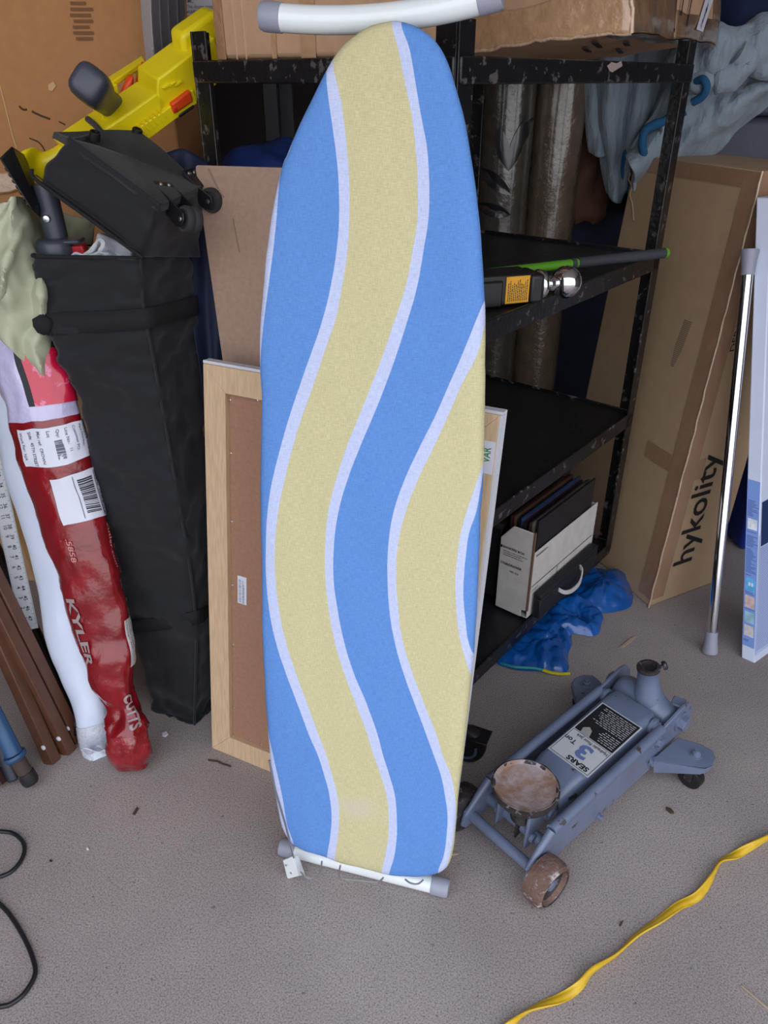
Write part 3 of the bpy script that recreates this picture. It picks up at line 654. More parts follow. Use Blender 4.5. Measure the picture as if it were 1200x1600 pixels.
# ------------------------------------------------------------------ yellow toy blaster
ga, gb, gw = V3((.75, .612, .252)).normalized(), V3((0, -.379, .926)).normalized(), V3((.66, -.695, -.286)).normalized()
gO = at(161, 204, 1.66)
gun = thing('toy_blaster', 'yellow foam-dart toy blaster with grey curved magazine, lying upside down behind the black bag', 'toy', gO)
def gs(px, py, g=0): return onplane(px, py, gO+gw*g, gw)      # point on the side plane
def gt(px, py, h=0): return onplane(px, py, gO+gb*h, gb)      # point on the upper plane
GW = .078
def gprism(pts, g0=0, g1=-GW, m=m_yellow, name='body', par=gun, bev=.004, lab=None):
    mb = MB().prism([gs(*p)+gw*g0 for p in pts], gw*(g1-g0)); return obj(name, mb, m, par, bevel=bev, bseg=3, label=lab)
gprism([(110, 238), (161, 204), (246, 146), (262, 160), (236, 211), (190, 250), (140, 272)])
gprism([(246, 146), (246, 124), (292, 90), (336, 58), (352, 120), (320, 150), (250, 205)], name='receiver')
gprism([(292, 60), (345, 22), (380, 40), (360, 120), (300, 120)], -.02, -GW+.01, name='barrel_shroud', bev=.01)
gprism([(178, 222), (254, 172), (300, 138), (306, 160), (236, 212), (195, 240)], .006, 0, m_yellow, 'side_rib', bev=.002)
gprism([(263, 160), (293, 138), (298, 156), (268, 176)], .012, 0, m_orange, 'side_insert', lab='orange insert in the side')
gprism([(266, 166), (271, 163), (273, 171), (268, 174)], .014, .010, mat('red_orange_plastic', (190, 44, 20), rough=.5), 'side_insert_catch')
gprism([(275, 178), (300, 161), (303, 166), (279, 183)], .008, 0, m_plastic_black, 'side_slot', lab='black slot')
for k, (x, y) in enumerate(((258, 137), (266, 134), (276, 133))):
    gprism([(x-6, y), (x+6, y-8), (x+9, y-6), (x-2, y+2)], .004, 0, m_yellow, 'moulded_badge', bev=.001)
for k in range(9):
    x = 205+k*6.5; y = 222-k*4.6
    gprism([(x, y), (x+2.2, y-1.5), (x-14+2.2, y-16), (x-14, y-14.5)], .0075, .004, m_yellow, 'side_groove_bar', bev=.0005)
# trigger bridge
q = [gt(176, 158), gt(236, 118), gt(240, 126), gt(181, 168)]
obj('trigger_bridge', MB().prism([p+gb*.022-gw*.022 for p in q], gb*.012), m_yellow, gun, bevel=.003)
for px, py in ((184, 160), (232, 128)):
    c = gt(px, py); obj('bridge_post', MB().prism([c+ga*x+gw*y for x, y in ((-.012, -.036), (.012, -.036), (.012, -.008), (-.012, -.008))], gb*.03), m_yellow, gun, bevel=.002)
for (px, py, l) in ((202, 149, .02), (223, 128, .012)):
    c = gt(px, py)
    obj('trigger', MB().loft([circle(c+gb*h+ga*(-.008+h*.6), ga, gw, r_, .009, 16) for h, r_ in ((0, l*.8), (.012, l*.7), (.026, l*.45), (.034, l*.2))]), m_orange, gun, smooth=60, label='orange trigger')
# magazine
b0, b1, b2 = gt(225, 86, .012), gt(241, 105, .012), gt(291, 76, .012); b3 = b0+(b2-b1)
ml = []
for k in range(15):
    t = k/14; sh = gb*(.26*t-.02)+ga*(-.010*math.sin(t*PI*.9))+V3((.055*t, 0, .0)); ml.append([p+sh for p in (b0, b1, b2, b3)])
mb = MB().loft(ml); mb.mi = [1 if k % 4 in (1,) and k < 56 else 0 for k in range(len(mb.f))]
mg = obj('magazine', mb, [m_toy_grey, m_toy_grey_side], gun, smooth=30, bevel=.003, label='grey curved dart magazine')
for fr_ in (.25, .5, .76):
    st_ = [(l[1].lerp(l[2], fr_)) for l in ml]
    mb = MB(); e = (b2-b1).normalized(); mb.loft([[p-e*.0022, p-e*.0012+gw*.0035, p+e*.0012+gw*.0035, p+e*.0022] for p in st_]); obj('magazine_rib', mb, m_toy_grey_side, mg)
for t in (2, 8): 
    l = ml[t]; n2 = ml[t+1]; e = (l[1]-l[0]); mb = MB(); mb.prism([l[0]+e*.55, l[0]+e*.98, n2[0].lerp(n2[1], .98), n2[0].lerp(n2[1], .55)], -ga*.002); obj('magazine_notch', mb, m_toy_grey, mg)
# grip
gc = gt(178, 170, .0)-gw*.02; tip = at(144, 136, 1.585)
ax = tip-gc; e1 = ga; 
lp = []
gq = V3((.62, .1, .78)); gq = (gq-ax*(gq.dot(ax)/ax.length_squared)).normalized(); gr_ = ax.cross(gq).normalized()
for t, rx_, ry_ in ((-.1, .028, .028), (.15, .027, .028), (.45, .024, .025), (.7, .027, .027), (.95, .031, .030), (1.16, .031, .030), (1.27, .025, .025), (1.30, .014, .016)):
    lp.append(rq([gc+ax*t+gq*sx_*rx_+gr_*sy_*ry_ for sx_, sy_ in ((-1, -1), (1, -1), (1, 1), (-1, 1))], .35, 5))
gp = obj('grip', MB().loft(iloops(lp, 24)), m_toy_dark, gun, smooth=60, label='charcoal pistol grip')
obj('grip_base', MB().prism([gt(x, y) for x, y in ((146, 176), (176, 156), (190, 168), (162, 192))], gb*.014), m_yellow, gun, bevel=.003)
obj('grip_trim', MB().prism([gt(x, y, .02) for x, y in ((168, 150), (176, 145), (186, 160), (180, 164))], gb*.014), m_orange, gun, bevel=.003)
obj('body_collar', MB().tube([gt(137, 186, .002), gt(148, 195, .002), gt(158, 206, .001), gs(162, 216, .002)], .006, 12), m_toy_dark, gun)
# shoulder stock
obj('stock_tube', MB().loft(iloops([circle(at(x, y, Y), V3((.3, 0, 1)).normalized(), V3((0, 1, 0)), r_, .03, 20) for x, y, Y, r_ in ((34, 258, 1.60, .026), (50, 254, 1.62, .028), (66, 262, 1.66, .030), (95, 250, 1.68, .034), (125, 228, 1.70, .036))], 20)), m_yellow, gun, smooth=70)
A1, A2, A3, A4 = at(-4, 246, 1.50), at(18, 226, 1.53), at(40, 240, 1.60), at(24, 262, 1.545)
B1, B2, B3, B4 = at(50, 330, 1.50), at(62, 326, 1.53), at(70, 330, 1.60), at(64, 343, 1.545)
pad = obj('shoulder_pad', MB().hexa([B1, B4, B3, B2], [A1, A4, A3, A2]), m_plastic_black, gun, bevel=.006, bseg=3, label='black ribbed shoulder pad')
for k in range(7):
    t = .14+k*.11; p, q = A1.lerp(B1, t), A4.lerp(B4, t); p2, q2 = A1.lerp(B1, t+.05), A4.lerp(B4, t+.05); n_ = (q-p).cross(p2-p).normalized(); n_ = n_ if n_.y < 0 else -n_
    p, q, p2, q2 = p.lerp(q, .18), q.lerp(p, .14), p2.lerp(q2, .18), q2.lerp(p2, .14)
    obj('pad_rib', MB().prism([p, q, q2, p2], n_*.004), m_plastic_black, pad, bevel=.0012)

# ------------------------------------------------------------------ cardboard boxes at the back left and on the rack
def slab(name, pts, ext, m, parent, **k): return obj(name, MB().prism(pts, ext), m, parent, **k)
def boxthing(name, lab, cat, M, sx_, sy_, sz_, m, bev=.006, group=None, wr=None):
    t = thing(name, lab, cat, M, group)
    if wr:
        mb = MB(); n = 14
        for (o_, u_, v_) in (((0, 0, 0), (sx_, 0, 0), (0, 0, sz_)), ((sx_, 0, 0), (0, sy_, 0), (0, 0, sz_)), ((sx_, sy_, 0), (-sx_, 0, 0), (0, 0, sz_)), ((0, sy_, 0), (0, -sy_, 0), (0, 0, sz_)), ((0, 0, sz_), (sx_, 0, 0), (0, sy_, 0)), ((0, sy_, 0), (sx_, 0, 0), (0, -sy_, 0))):
            O_, U_, W_ = V3(o_), V3(u_), V3(v_); mb.grid(lambda a, b: M@(O_+U_*a+W_*b), n, n)
        def nf(p): q = M.inverted()@p; return M.to_3x3()@V3([noise.noise(V3((q.x*7+s, q.y*7, q.z*7)))*wr for s in (0, 31, 77)])
        mb.v = [p+nf(p) for p in mb.v]; obj('carton', mb, m, t, smooth=45)
    else: obj('carton', MB().box(M, (0, 0, 0), (sx_, sy_, sz_)), m, t, bevel=bev)
    return t
# big box at the back left: right front vertical edge at px 278
c = at(279, 230, 2.02); M = Matrix.Translation(V3((c.x-1.25, 2.02, .62)))
M = Matrix.Translation(V3((c.x, 2.02, .86)))@Matrix.Rotation(math.radians(3), 4, 'Z')@Matrix.Translation(V3((-1.1, 0, 0)))
bigbox = boxthing('large_carton', 'huge orange-brown cardboard carton filling the back left corner behind the toy blaster', 'box', M, 1.1, .7, 1.1, m_card_orange)
def bq(px, py): return onplane(px, py, M@V3((0, -.001, 0)), M.to_3x3()@V3((0, 1, 0)))
def crease(par, pts, r_, m): return obj('scuff', MB().tube(catmull([bq(*p) for p in pts], 14), r_, 6), m, par)
m_scuff = mat('dark_scuff', (82, 54, 34), rough=.9); m_scl = mat('pale_scuff', (206, 166, 124), rough=.9)
crease(bigbox, [(30, 166), (36, 171), (42, 171)], .0022, m_scuff); crease(bigbox, [(50, 174), (62, 180), (78, 186)], .0022, m_scuff); crease(bigbox, [(92, 190), (102, 195)], .0015, m_scuff)
crease(bigbox, [(0, 134), (8, 165), (18, 205), (26, 232)], .0018, m_scl)
crease(bigbox, [(46, 216), (60, 222), (68, 232), (72, 244)], .0015, m_scuff)
mb = MB(); mb.prism([bq(x, y) for x, y in ((76, 132), (84, 127), (88, 134), (82, 143), (76, 140))], V3((0, -.002, 0))); obj('torn_spot', mb, m_scl, bigbox)
mb = MB(); Tm = quadframe(bq(104, 0), V3((1, .05, 0)), V3((-.1, 0, 1)), .002)
for k in range(7): rect(mb, Tm, random.uniform(0, .01), -.075+k*.011, .045+random.uniform(-.012, .012), -.072+k*.011+.003)
obj('faded_print', mb, mat('faded_brown_ink', (122, 84, 54), rough=.9), bigbox)
slab('lower_flap', [bq(-60, 268), bq(60, 268), bq(118, 236), bq(118, 262), bq(20, 300), bq(-60, 310)], V3((0, -.012, 0)), m_tape, bigbox, bevel=.004, label='taped lower edge')
# crate below it that carries it
o = boxthing('brown_carton', 'brown carton under the huge orange-brown carton, mostly hidden by the green cloth', 'box', Matrix.Translation(V3((-1.45, 2.03, .0))), .95, .6, .855, m_card)

# printed sheet behind the magazine
T_ = quadframe(at(288, 24, 2.35), V3((1, -.0, .0)), V3((0, .2, 1)), 0)
sh = thing('printed_sheet', 'white sheet covered in small black print behind the grey magazine', 'paper', T_)
mb = MB(); mb.box(T_, (-.02, -.05, -.22), (.17, .35, 0)); obj('printed_carton', mb, m_label, sh, bevel=.002)
mb = MB(); Tp = T_@Matrix.Translation((0, 0, .0012))
for r_, (s_, w__) in enumerate((('FCC', .3), ('Changes or modifications', 1), ('EMC', .3), ('This device complies with', 1), ('WARNING', .6), ('Caution: class 1', 1))):
    text_on(mb, s_, Tp@Matrix.Translation((.006, .055-r_*.012, 0)), .012, .01 if w__ < .8 else 0, sx=.85)
print_lines(mb, Tp, .004, .066, .14, .11, 3, .35, .004)
obj('small_print', mb, m_ink_grey, sh)

# left box on the rack top: front parallel to the rack's front
bx0 = RM@V3((.03, LY-.065, 1.432)); Mx = RM.copy(); Mx.translation = RM@V3((.02, .10, 1.432))
lb = boxthing('rack_top_carton', 'tan cardboard carton with worn corner on the rack top, left of the white foot bar', 'box', Mx, .16, LY-.155, .30, m_card_tan, bev=.008)
def lface(y, z, d=.0015): return Mx@V3((-d, y, z))
for y0_, y1_ in ((.205, .24), (.30, .312)):
    slab('tape', [lface(y0_, 0), lface(y1_, 0), lface(y1_, .3), lface(y0_, .3)], -rx*.0006, m_tape, lb)
slab('worn_corner', [lface(LY-.155-.022, .0, .001), lface(LY-.155+.002, .0, .001), lface(LY-.155+.003, .3, .001), lface(LY-.155-.015, .3, .001)], -rx*.003, mat('frayed_board', (158, 118, 84), rough=.9, bump=1, bscale=80, var=.3), lb, bevel=.001)
for y_, in ((LY-.155-.05,), (LY-.155-.075,)):
    obj('board_crease', MB().tube([lface(y_, 0, .0), lface(y_+.004, .12, .0), lface(y_, .3, .0)], .0018, 6), m_card_tan, lb)

# right box on the rack
A_, B_, C_ = V3((.468, 1.714, 1.482)), V3((.10, 1.952, 1.4405)), V3((.874, 2.36, 1.480))
D_ = B_+C_-A_; upv = V3((-.03, .03, .36))
rb = thing('taped_carton', 'glossy tape-covered cardboard carton resting on the rack top at the right', 'box', A_)
mb = MB(); nn = 16
top4 = [p+upv for p in (A_, C_, D_, B_)]; bot4 = [A_, C_, D_, B_]
def bil(a, b, c, d): return lambda u, v: a.lerp(b, u).lerp(d.lerp(c, u), v)
for i in range(4):
    j = (i+1) % 4; mb.grid(bil(bot4[i], bot4[j], top4[j], top4[i]), nn, nn)
mb.grid(bil(*bot4), nn, nn); mb.grid(bil(*top4), nn, nn)
def lump(p, a=.006): return p+V3([noise.noise(V3((p.x*9+s, p.y*9, p.z*9)))*a for s in (0, 31, 77)])+V3((0, 0, .006*noise.noise(p*14)))
mb.v = [lump(p) for p in mb.v]; obj('carton', mb, m_card_tan, rb, smooth=40)
nF = (A_-B_).cross(upv).normalized(); nF = nF if nF.y < 0 else -nF
nR = (C_-A_).cross(upv).normalized(); nR = nR if nR.x > 0 else -nR
def strip(a, b, z0, z1, nrm_, m, nm='tape', w0=0, amp=.006, lab=None):
    mb = MB(); mb.grid(lambda u, v: lump(a.lerp(b, u)+upv*(z0+(z1-z0)*v))+nrm_*(.0022+.0015*noise.noise(V3((u*9, v*5, z0*9)))), 26, 10)
    return obj(nm, mb, m, rb, smooth=60, solid=.0004, label=lab)
strip(A_, B_.lerp(A_, 0), 0, .19, nF, m_tape)
strip(A_, A_.lerp(B_, .18), .19, 1, nF, m_tape)
strip(A_, A_.lerp(C_, .42), 0, 1, nR, m_tape_dark, lab='wrinkled dark brown tape')
strip(A_.lerp(C_, .42), C_, 0, .14, nR, m_tape_dark)
m_crk = mat('crinkled_clear_tape_brown', (196, 164, 134), rough=.1, bump=1, bscale=80, coat=1)
def ridge(a, b, r_, k=30): obj('crinkled_tape_edge', MB().tube([lump(a.lerp(b, q/k))+V3([noise.noise(V3((q*.8, s_, r_*99)))*.004 for s_ in (1, 5, 9)]) for q in range(k+1)], [r_*(1+.3*noise.noise(V3((q*.9, 7, r_*50)))) for q in range(k+1)], 10), m_crk, rb, smooth=70)
ridge(A_, B_, .0035); ridge(A_, A_+upv, .0045)
strip(A_.lerp(C_, .9), C_, .1, 1, nR, m_tape_dark)
mb = MB(); mb.grid(lambda u, v: lump(A_.lerp(C_, u).lerp(A_.lerp(B_, u) if False else A_.lerp(C_, u)+(B_-A_)*.12, v))-V3((0, 0, .003)), 20, 6); obj('bottom_tape', mb, m_tape_dark, rb, smooth=60)
def rpx(px, py, d=.006): return onplane(px, py, A_+nR*d, nR)
for pts in ([(1086, -4), (1092, -4), (1071, 24), (1068, 20)],):
    pass
for (x0, y0_, x1, y1_) in ((1068, -2, 1064, 24), (1081, -2, 1073, 40)):
    a, b = rpx(x0, y0_), rpx(x1, y1_); d = (C_-A_).normalized()*.0035
    obj('black_printed_bar', MB().prism([a-d, a+d, b+d, b-d], nR*.0006), m_ink, rb)
q = [rpx(*p) for p in ((1103, -4), (1115, -4), (1098, 50), (1088, 46))]
lbq = slab('shipping_label', q, nR*.0006, m_label, rb)
mb = MB(); Tl = quadframe(rpx(1094, 46), rpx(1110, -2)-rpx(1094, 46), -(C_-A_), 0); Tl.translation = Tl.translation+nR*.0014
if (Tl.to_3x3()@V3((0, 0, 1))).dot(nR) < 0: Tl = quadframe(rpx(1094, 46), rpx(1110, -2)-rpx(1094, 46), (C_-A_), 0); Tl.translation = Tl.translation+nR*.0014
barcode(mb, Tl, .003, -.001, .085, .009, 26); obj('barcode', mb, m_ink, lbq)
mb = MB(); Tb = Tl@Matrix.Translation((0, -.03 if (Tl.to_3x3()@V3((0,1,0))).dot(C_-A_) < 0 else .03, 0))
for k in range(6): rect(mb, Tb, .004+k*.012, -.004, .010+k*.012, .006)
obj('stamp_print', mb, mat('brown_ink', (84, 58, 40), rough=.8), rb)
# printed marks under the box
mb = MB()
for (u0, v0, l_) in ((.15, .25, .16), (.32, .4, .12), (.3, .18, .1), (.55, .35, .14)):
    a = A_+(B_-A_)*v0+(C_-A_)*u0; e = ((C_-A_).normalized()*.8+(B_-A_).normalized()*.2).normalized(); f_ = V3((0, 0, 1)).cross(e)*.006
    mb.prism([a-V3((0, 0, .006))+q_ for q_ in (-f_, e*l_-f_, e*l_+f_, f_)], V3((0, 0, .002)))
obj('underside_print', mb, m_ink, rb)

# ------------------------------------------------------------------ wrapped parcels at the left
def bundle(secs, n=40, seg=48, th=.55):   # secs: px, py, halfwidth px, Y, thickness ratio
    ls = []
    for px, py, hw, Y, k in secs:
        c = at(px, py, Y); e = at(px+hw, py, Y)-c; r_ = e.length
        ls.append((c, r_, k))
    out = []
    for i, (c, r_, k) in enumerate(ls):
        d = (ls[min(i+1, len(ls)-1)][0]-ls[max(i-1, 0)][0]).normalized(); x = V3((1, -.25, 0)); x = (x-d*x.dot(d)).normalized(); y = d.cross(x)
        out.append(circle(c, x, y, r_, r_*k, seg))
    return iloops(out, n)
def surf(L, t, k, off=.001):
    n = len(L[0]); t = max(0, min(t, len(L)-1.001)); i = int(t); u = t-i; k0 = int(math.floor(k)); w = k-k0
    a = L[i][k0 % n].lerp(L[i][(k0+1) % n], w); b = L[i+1][k0 % n].lerp(L[i+1][(k0+1) % n], w); p = a.lerp(b, u)
    c = (sum(L[i], V3())/n).lerp(sum(L[i+1], V3())/n, u); return p+(p-c).normalized()*off
def wrap_noise(L, amp, s, f=(12, 12, 12)):
    return [[p+V3([noise.noise(V3((p.x*f[0]+q, p.y*f[1]+s, p.z*f[2]))) for q in (0, 17, 41)])*amp+V3([noise.noise(V3((p.x*f[0]*3+q, p.y*f[1]*3+s, p.z*f[2]*2))) for q in (5, 27, 51)])*amp*.4 for p in l] for l in L]
def findt(L, py):
    # loop index whose centre projects to image row py
    best = 0; bd = 1e9
    for i, l in enumerate(L):
        c = sum(l, V3())/len(l)-V3((0, 0, H)); y = 800-F*(c.y*sT+c.z*cT)/(c.y*cT-c.z*sT)
        if abs(y-py) < bd: bd = abs(y-py); best = i
    return best
def patch(name, L, t0, t1, k0, k1, m, par, off=.0015, nu=16, nv=10, lab=None):
    mb = MB(); mb.grid(lambda u, v: surf(L, t0+(t1-t0)*v, k0+(k1-k0)*u, off), nu, nv); return obj(name, mb, m, par, smooth=80, label=lab)
def surf_text(mb, L, s, t0, k0, size, dirt, dirk, bold=0, sx=1, off=.0025):   # text maps local x->(dirt), local y->(dirk)
    vs, fs = text_mesh(s, size, bold); mb.add([surf(L, t0+v.x*sx*dirt[0]+v.y*dirk[0], k0+v.x*sx*dirt[1]+v.y*dirk[1], off) for v in vs], fs)
WL = bundle([(155, 1186, 20, 1.30, .5), (148, 1160, 24, 1.33, .7), (140, 1110, 27, 1.36, .7), (124, 1050, 36, 1.40, .6), (112, 1000, 39, 1.43, .6), (96, 900, 44, 1.49, .6), (76, 800, 52, 1.54, .6), (54, 700, 58, 1.59, .6), (32, 600, 60, 1.64, .6), (10, 500, 60, 1.68, .6), (-14, 380, 60, 1.72, .6)], 80)
WL = wrap_noise(WL, .006, 3, (9, 9, 6))
base = sum(WL[0], V3())/48; base.z = 0
wp = thing('white_parcel', 'long narrow parcel in white plastic wrap leaning at the left behind the red one', 'parcel', base)
obj('plastic_wrap', MB().loft(WL), m_white_wrap, wp, smooth=80)
m_clear = mat('clear_crinkled_tape', (206, 210, 220), rough=.12, bump=1, bscale=90, coat=1, var=.2)
patch('clear_tape', WL, 1, 13, 22, 50, m_clear, wp, .002, 24, 14)
c = at(147, 1186, 1.285)
mb = MB(); mb.grid(lambda u, v: at(126+40*u, 1172+17*v*(1+.2*math.sin(9*u)), 1.27)+V3((0, .03*v, .006*math.sin(7*u+4*v))), 12, 6); 
for p in mb.v: p.z = max(p.z, .003)
obj('torn_end', mb, m_white_wrap, wp, smooth=70, solid=.001)
RS = [(205, 1203, 18, 1.245, .8), (205, 1192, 27, 1.255, .8), (203, 1165, 36, 1.27, .8), (196, 1130, 35, 1.29, .8), (190, 1100, 29, 1.31, .75), (174, 1062, 37, 1.33, .7), (170, 1025, 43, 1.35, .65), (152, 950, 49, 1.385, .6), (131, 875, 53, 1.415, .6), (107, 800, 57, 1.445, .6), (86, 725, 59, 1.475, .6), (67, 650, 62, 1.50, .6), (45, 560, 63, 1.535, .6), (20, 470, 58, 1.565, .6), (0, 390, 58, 1.59, .6)]
RL = bundle(RS, 110)
RL = wrap_noise(RL, .007, 9, (11, 11, 9))
def crinkle(L, a0, a1, tk):
    out = []
    for i, l in enumerate(L):
        c = sum(l, V3())/len(l); a = a0 if i < tk else a1
        out.append([p+(p-c).normalized()*a*(.35-abs(noise.noise(V3((p.x*26, p.y*26, p.z*17))))*1.5-.5*abs(noise.noise(V3((p.x*55+3, p.y*55, p.z*38))))) for p in l])
    return out
RL = crinkle(RL, .012, .005, 36)
base = sum(RL[0], V3())/48; base.z = 0
rp_ = thing('red_parcel', 'long parcel in shiny red plastic wrap with white shipping labels and silver lettering', 'parcel', base)
tw = findt(RL, 655)
obj('red_wrap', MB().loft(RL[:tw+1], caps=(1, 0)), m_red_wrap, rp_, smooth=80)
m_lav = mat('lavender_clear_wrap', (196, 190, 222), rough=.2, bump=.8, bscale=50, coat=.7, var=.1)
obj('pale_wrap', MB().loft(RL[tw:], caps=(0, 1)), m_lav, rp_, smooth=80)
# the visible side: angle range facing the camera, k = seg index
def kfront():   # index of the loop point nearest to the camera
    l = RL[60]; return min(range(48), key=lambda k: (l[k]-cam.location).length)
kf = kfront(); sgn = 1 if RL[60][(kf+8) % 48].x > RL[60][kf].x else -1
t1_, t2_ = findt(RL, 718), findt(RL, 660)
lb1 = patch('order_label', RL, t1_, t2_, kf-11*sgn, kf+13*sgn, m_label, rp_, .002, 24, 12, 'white order label')
mb = MB(); dt = (t2_-t1_)
for k, s_ in enumerate(('Work For:  N/A', 'Side:  45TH STREET', 'Mat ref:  CROWN', 'Lot', 'Qty: 10', 'Line No.:   11', 'Customer PO:', 'Part Number:', 'Cutting Line Charlie')):
    kk = kf-10*sgn+k*1.9*sgn; surf_text(mb, RL, s_, t2_-.4, kk, 1.5 if k < 8 else 2.0, (-dt/13.5*1.0, 0), (0, .62*sgn), .012, 1, .003)
for k in range(26):
    surf_t = lambda a, b: surf(RL, a, b, .003)
    w_k = random.choice((.12, .2)); a0 = t1_+1+k*dt*.02
    mb.add([surf_t(a0, kf-3.4*sgn), surf_t(a0+w_k*.6, kf-3.4*sgn), surf_t(a0+w_k*.6, kf-1.8*sgn), surf_t(a0, kf-1.8*sgn)], [(0, 1, 2, 3)])
obj('small_print', mb, m_ink_grey, lb1)
mb = MB(); mb.tube([surf(RL, t1_+dt*f, kf+6.6*sgn, .003) for f in (0, .3, .6, 1)], .0009, 4); obj('rule_line', mb, m_ink, lb1)
t3, t4 = findt(RL, 820), findt(RL, 742)
lb2 = patch('shipping_label', RL, t3, t4, kf-6.5*sgn, kf+13*sgn, m_label, rp_, .002, 24, 14, 'white shipping label with barcode')
mb = MB(); d2 = t4-t3
a0 = t3+1.0
while a0 < t4-1.2:
    w_k = random.choice((.08, .16, .24)); mb.grid(lambda u, v: surf(RL, a0+w_k*u, kf+(-.5+4.2*v)*sgn, .0028), 1, 8); a0 += w_k+random.choice((.08, .14, .2))
for kk in (-1.4, 4.6): mb.tube([surf(RL, t3+.4+(d2-.8)*f, kf+kk*sgn, .003) for f in (0, .25, .5, .75, 1)], .0006, 4)
surf_text(mb, RL, 'UPS GROUND', t4-.6, kf+5.3*sgn, 1.6, (-.9, 0), (0, .62*sgn), .02, 1, .003)
surf_text(mb, RL, 'IL 604 9 - 02', t4-.9, kf+9.6*sgn, 1.7, (-.9, 0), (0, .62*sgn), .02, 1, .003)
obj('label_print', mb, m_ink, lb2)
# grey tape patch and the picture card above
patch('grey_tape', RL, findt(RL, 745), findt(RL, 722), kf+5*sgn, kf+12*sgn, mat('grey_shiny_tape', (128, 112, 116), rough=.2, bump=.6), rp_, .0018)
pc = patch('picture_card', RL, findt(RL, 634), findt(RL, 545), kf-7*sgn, kf+11*sgn, m_ink, rp_, .002, lab='black-bordered red picture card')
patch('red_picture', RL, findt(RL, 628), findt(RL, 550), kf-5.8*sgn, kf+10*sgn, mat('crimson_print', (196, 24, 62), rough=.25, col2=(226, 120, 160), thr=.58, soft=.06, vscale=12, coat=.5), pc, .0028)
tk = patch('torn_sticker', RL, findt(RL, 1042), findt(RL, 970), kf+2*sgn, kf+7*sgn, mat('grey_white_sticker', (196, 190, 190), rough=.5), rp_, .003, lab='torn grey-white sticker')
mb = MB()
for k, s_ in enumerate(('Chicago Mill', 'handle care', 'fragile 1')): surf_text(mb, RL, s_, findt(RL, 975), kf+(3+k*1.3)*sgn, 1.2, (-.7, 0), (0, .6*sgn), .01, 1, .004)
obj('sticker_print', mb, m_ink_grey, tk)
for a_ in (('CUTTS', findt(RL, 1084), kf-1*sgn, 6.4, (-.62, 0), (0, .95*sgn), .035), ('KYLER', findt(RL, 925), kf-10.5*sgn, 4.4, (-.9, 0), (0, .8*sgn), .03), ('KYLE', findt(RL, 910), kf+7*sgn, 4.0, (-.9, 0), (0, .8*sgn), .03)):
    mb = MB(); surf_text(mb, RL, *a_, 1, .003); obj('silver_lettering', mb, m_silver_print, rp_)
m_pink = mat('pink_print', (206, 128, 128), rough=.5)
for a_ in (('.5858', findt(RL, 838), kf-7*sgn), ('cutler.com', findt(RL, 822), kf+4.4*sgn), ('Mills Prompt', findt(RL, 822), kf+7.6*sgn)):
    mb = MB(); surf_text(mb, RL, *a_, 1.9, (-.85, 0), (0, .8*sgn), .01, 1, .003); obj('pink_lettering', mb, m_pink, rp_)
patch('clear_tape', RL, 9, 21, kf-14*sgn, kf+14*sgn, mat('red_crinkled_tape', (140, 18, 28), rough=.12, bump=1, bscale=60, coat=1, var=.3, col2=(196, 120, 124), thr=.68, soft=.03, vscale=30), rp_, .001)

# sage cloth
cb_top = catmull([(-90, 285), (-40, 300), (2, 318), (20, 306), (45, 314), (80, 326), (115, 338), (150, 345)], 60)
cb_bot = catmull([(-90, 440), (-40, 480), (0, 522), (28, 558), (62, 583), (86, 592), (108, 590), (126, 545)], 60)
def cloth(u, v):
    i = min(int(u*60), 59); w = u*60-i; a = cb_top[i].lerp(cb_top[i+1], w); b = cb_bot[i].lerp(cb_bot[i+1], w)
    bow = math.sin(v*PI)*(-6); p = a.lerp(b, v)
    Y = 1.50+.17*max(0, min(1, (u-.42)*4))*max(0, 1-v*1.9)-.055*math.sin(u*PI)*math.sin(min(1, v*1.3)*PI*.8)+.05*u*u
    s = u*5.2+v*1.7
    Y += .016*math.sin(s*3.1+2.5*math.sin(v*3.3))*(.3+.7*v)+.010*noise.noise(V3((u*7, v*6, 3)))+.007*math.sin(9*v-7*u+2*math.sin(5*u))
    Y += .09*max(0, min(1, (u-.66)*5))*min(1, .3+v*2)
    Y -= .028*max(0, 1-abs(math.sin(s*1.9+1.3*math.sin(v*2.6)+.8*noise.noise(V3((u*4, v*4, 8)))))*2.2)*(.25+.75*v)
    return at(p.x+bow, p.y, Y)
mb = MB(); mb.grid(cloth, 90, 90)
o = obj('sage_cloth', mb, m_sage, M=at(20, 590, 1.5), smooth=80, solid=.003, off=1, wr=[(.006, (25, 25, 25), 5)]); tag(o, 'rumpled sage green canvas cloth hanging over the top of the red parcel', 'cloth')

# ------------------------------------------------------------------ ruler, rails and tool handles at the left edge
r0 = at(60, 981, 1.475); r1 = at(33, 988, 1.462); up_ = (at(0, 705, 1.64)-r0).normalized()
RU = frameY(r0, (r0-r1), up_); wR = (r0-r1).length*.97
rul = thing('steel_ruler', 'long white metal ruler with black inch numbers standing behind the brown rails', 'ruler', RU)
LR = .95
obj('blade', MB().box(RU, (-wR, 0, -.0015), (0, LR, 0)), mat('white_ruler_enamel', (206, 208, 212), rough=.4, col2=(80, 72, 68), thr=.70, soft=.03, vscale=22), rul)
mb = MB(); TR_ = RU@Matrix.Translation((0, 0, .0006)); inch = .0250
for k in range(0, 300):
    y = .012+k*inch/8
    if y > LR-.01: break
    l = .007 if k % 8 == 0 else (.005 if k % 4 == 0 else .003)
    rect(mb, TR_, -l, y, 0, y+.0007); 
for k in range(0, 400):
    y = .016+k*inch*.0984*1.25
    if y > LR-.01: break
    rect(mb, TR_, -wR, y, -wR+(.006 if k % 10 == 0 else .003), y+.0006)
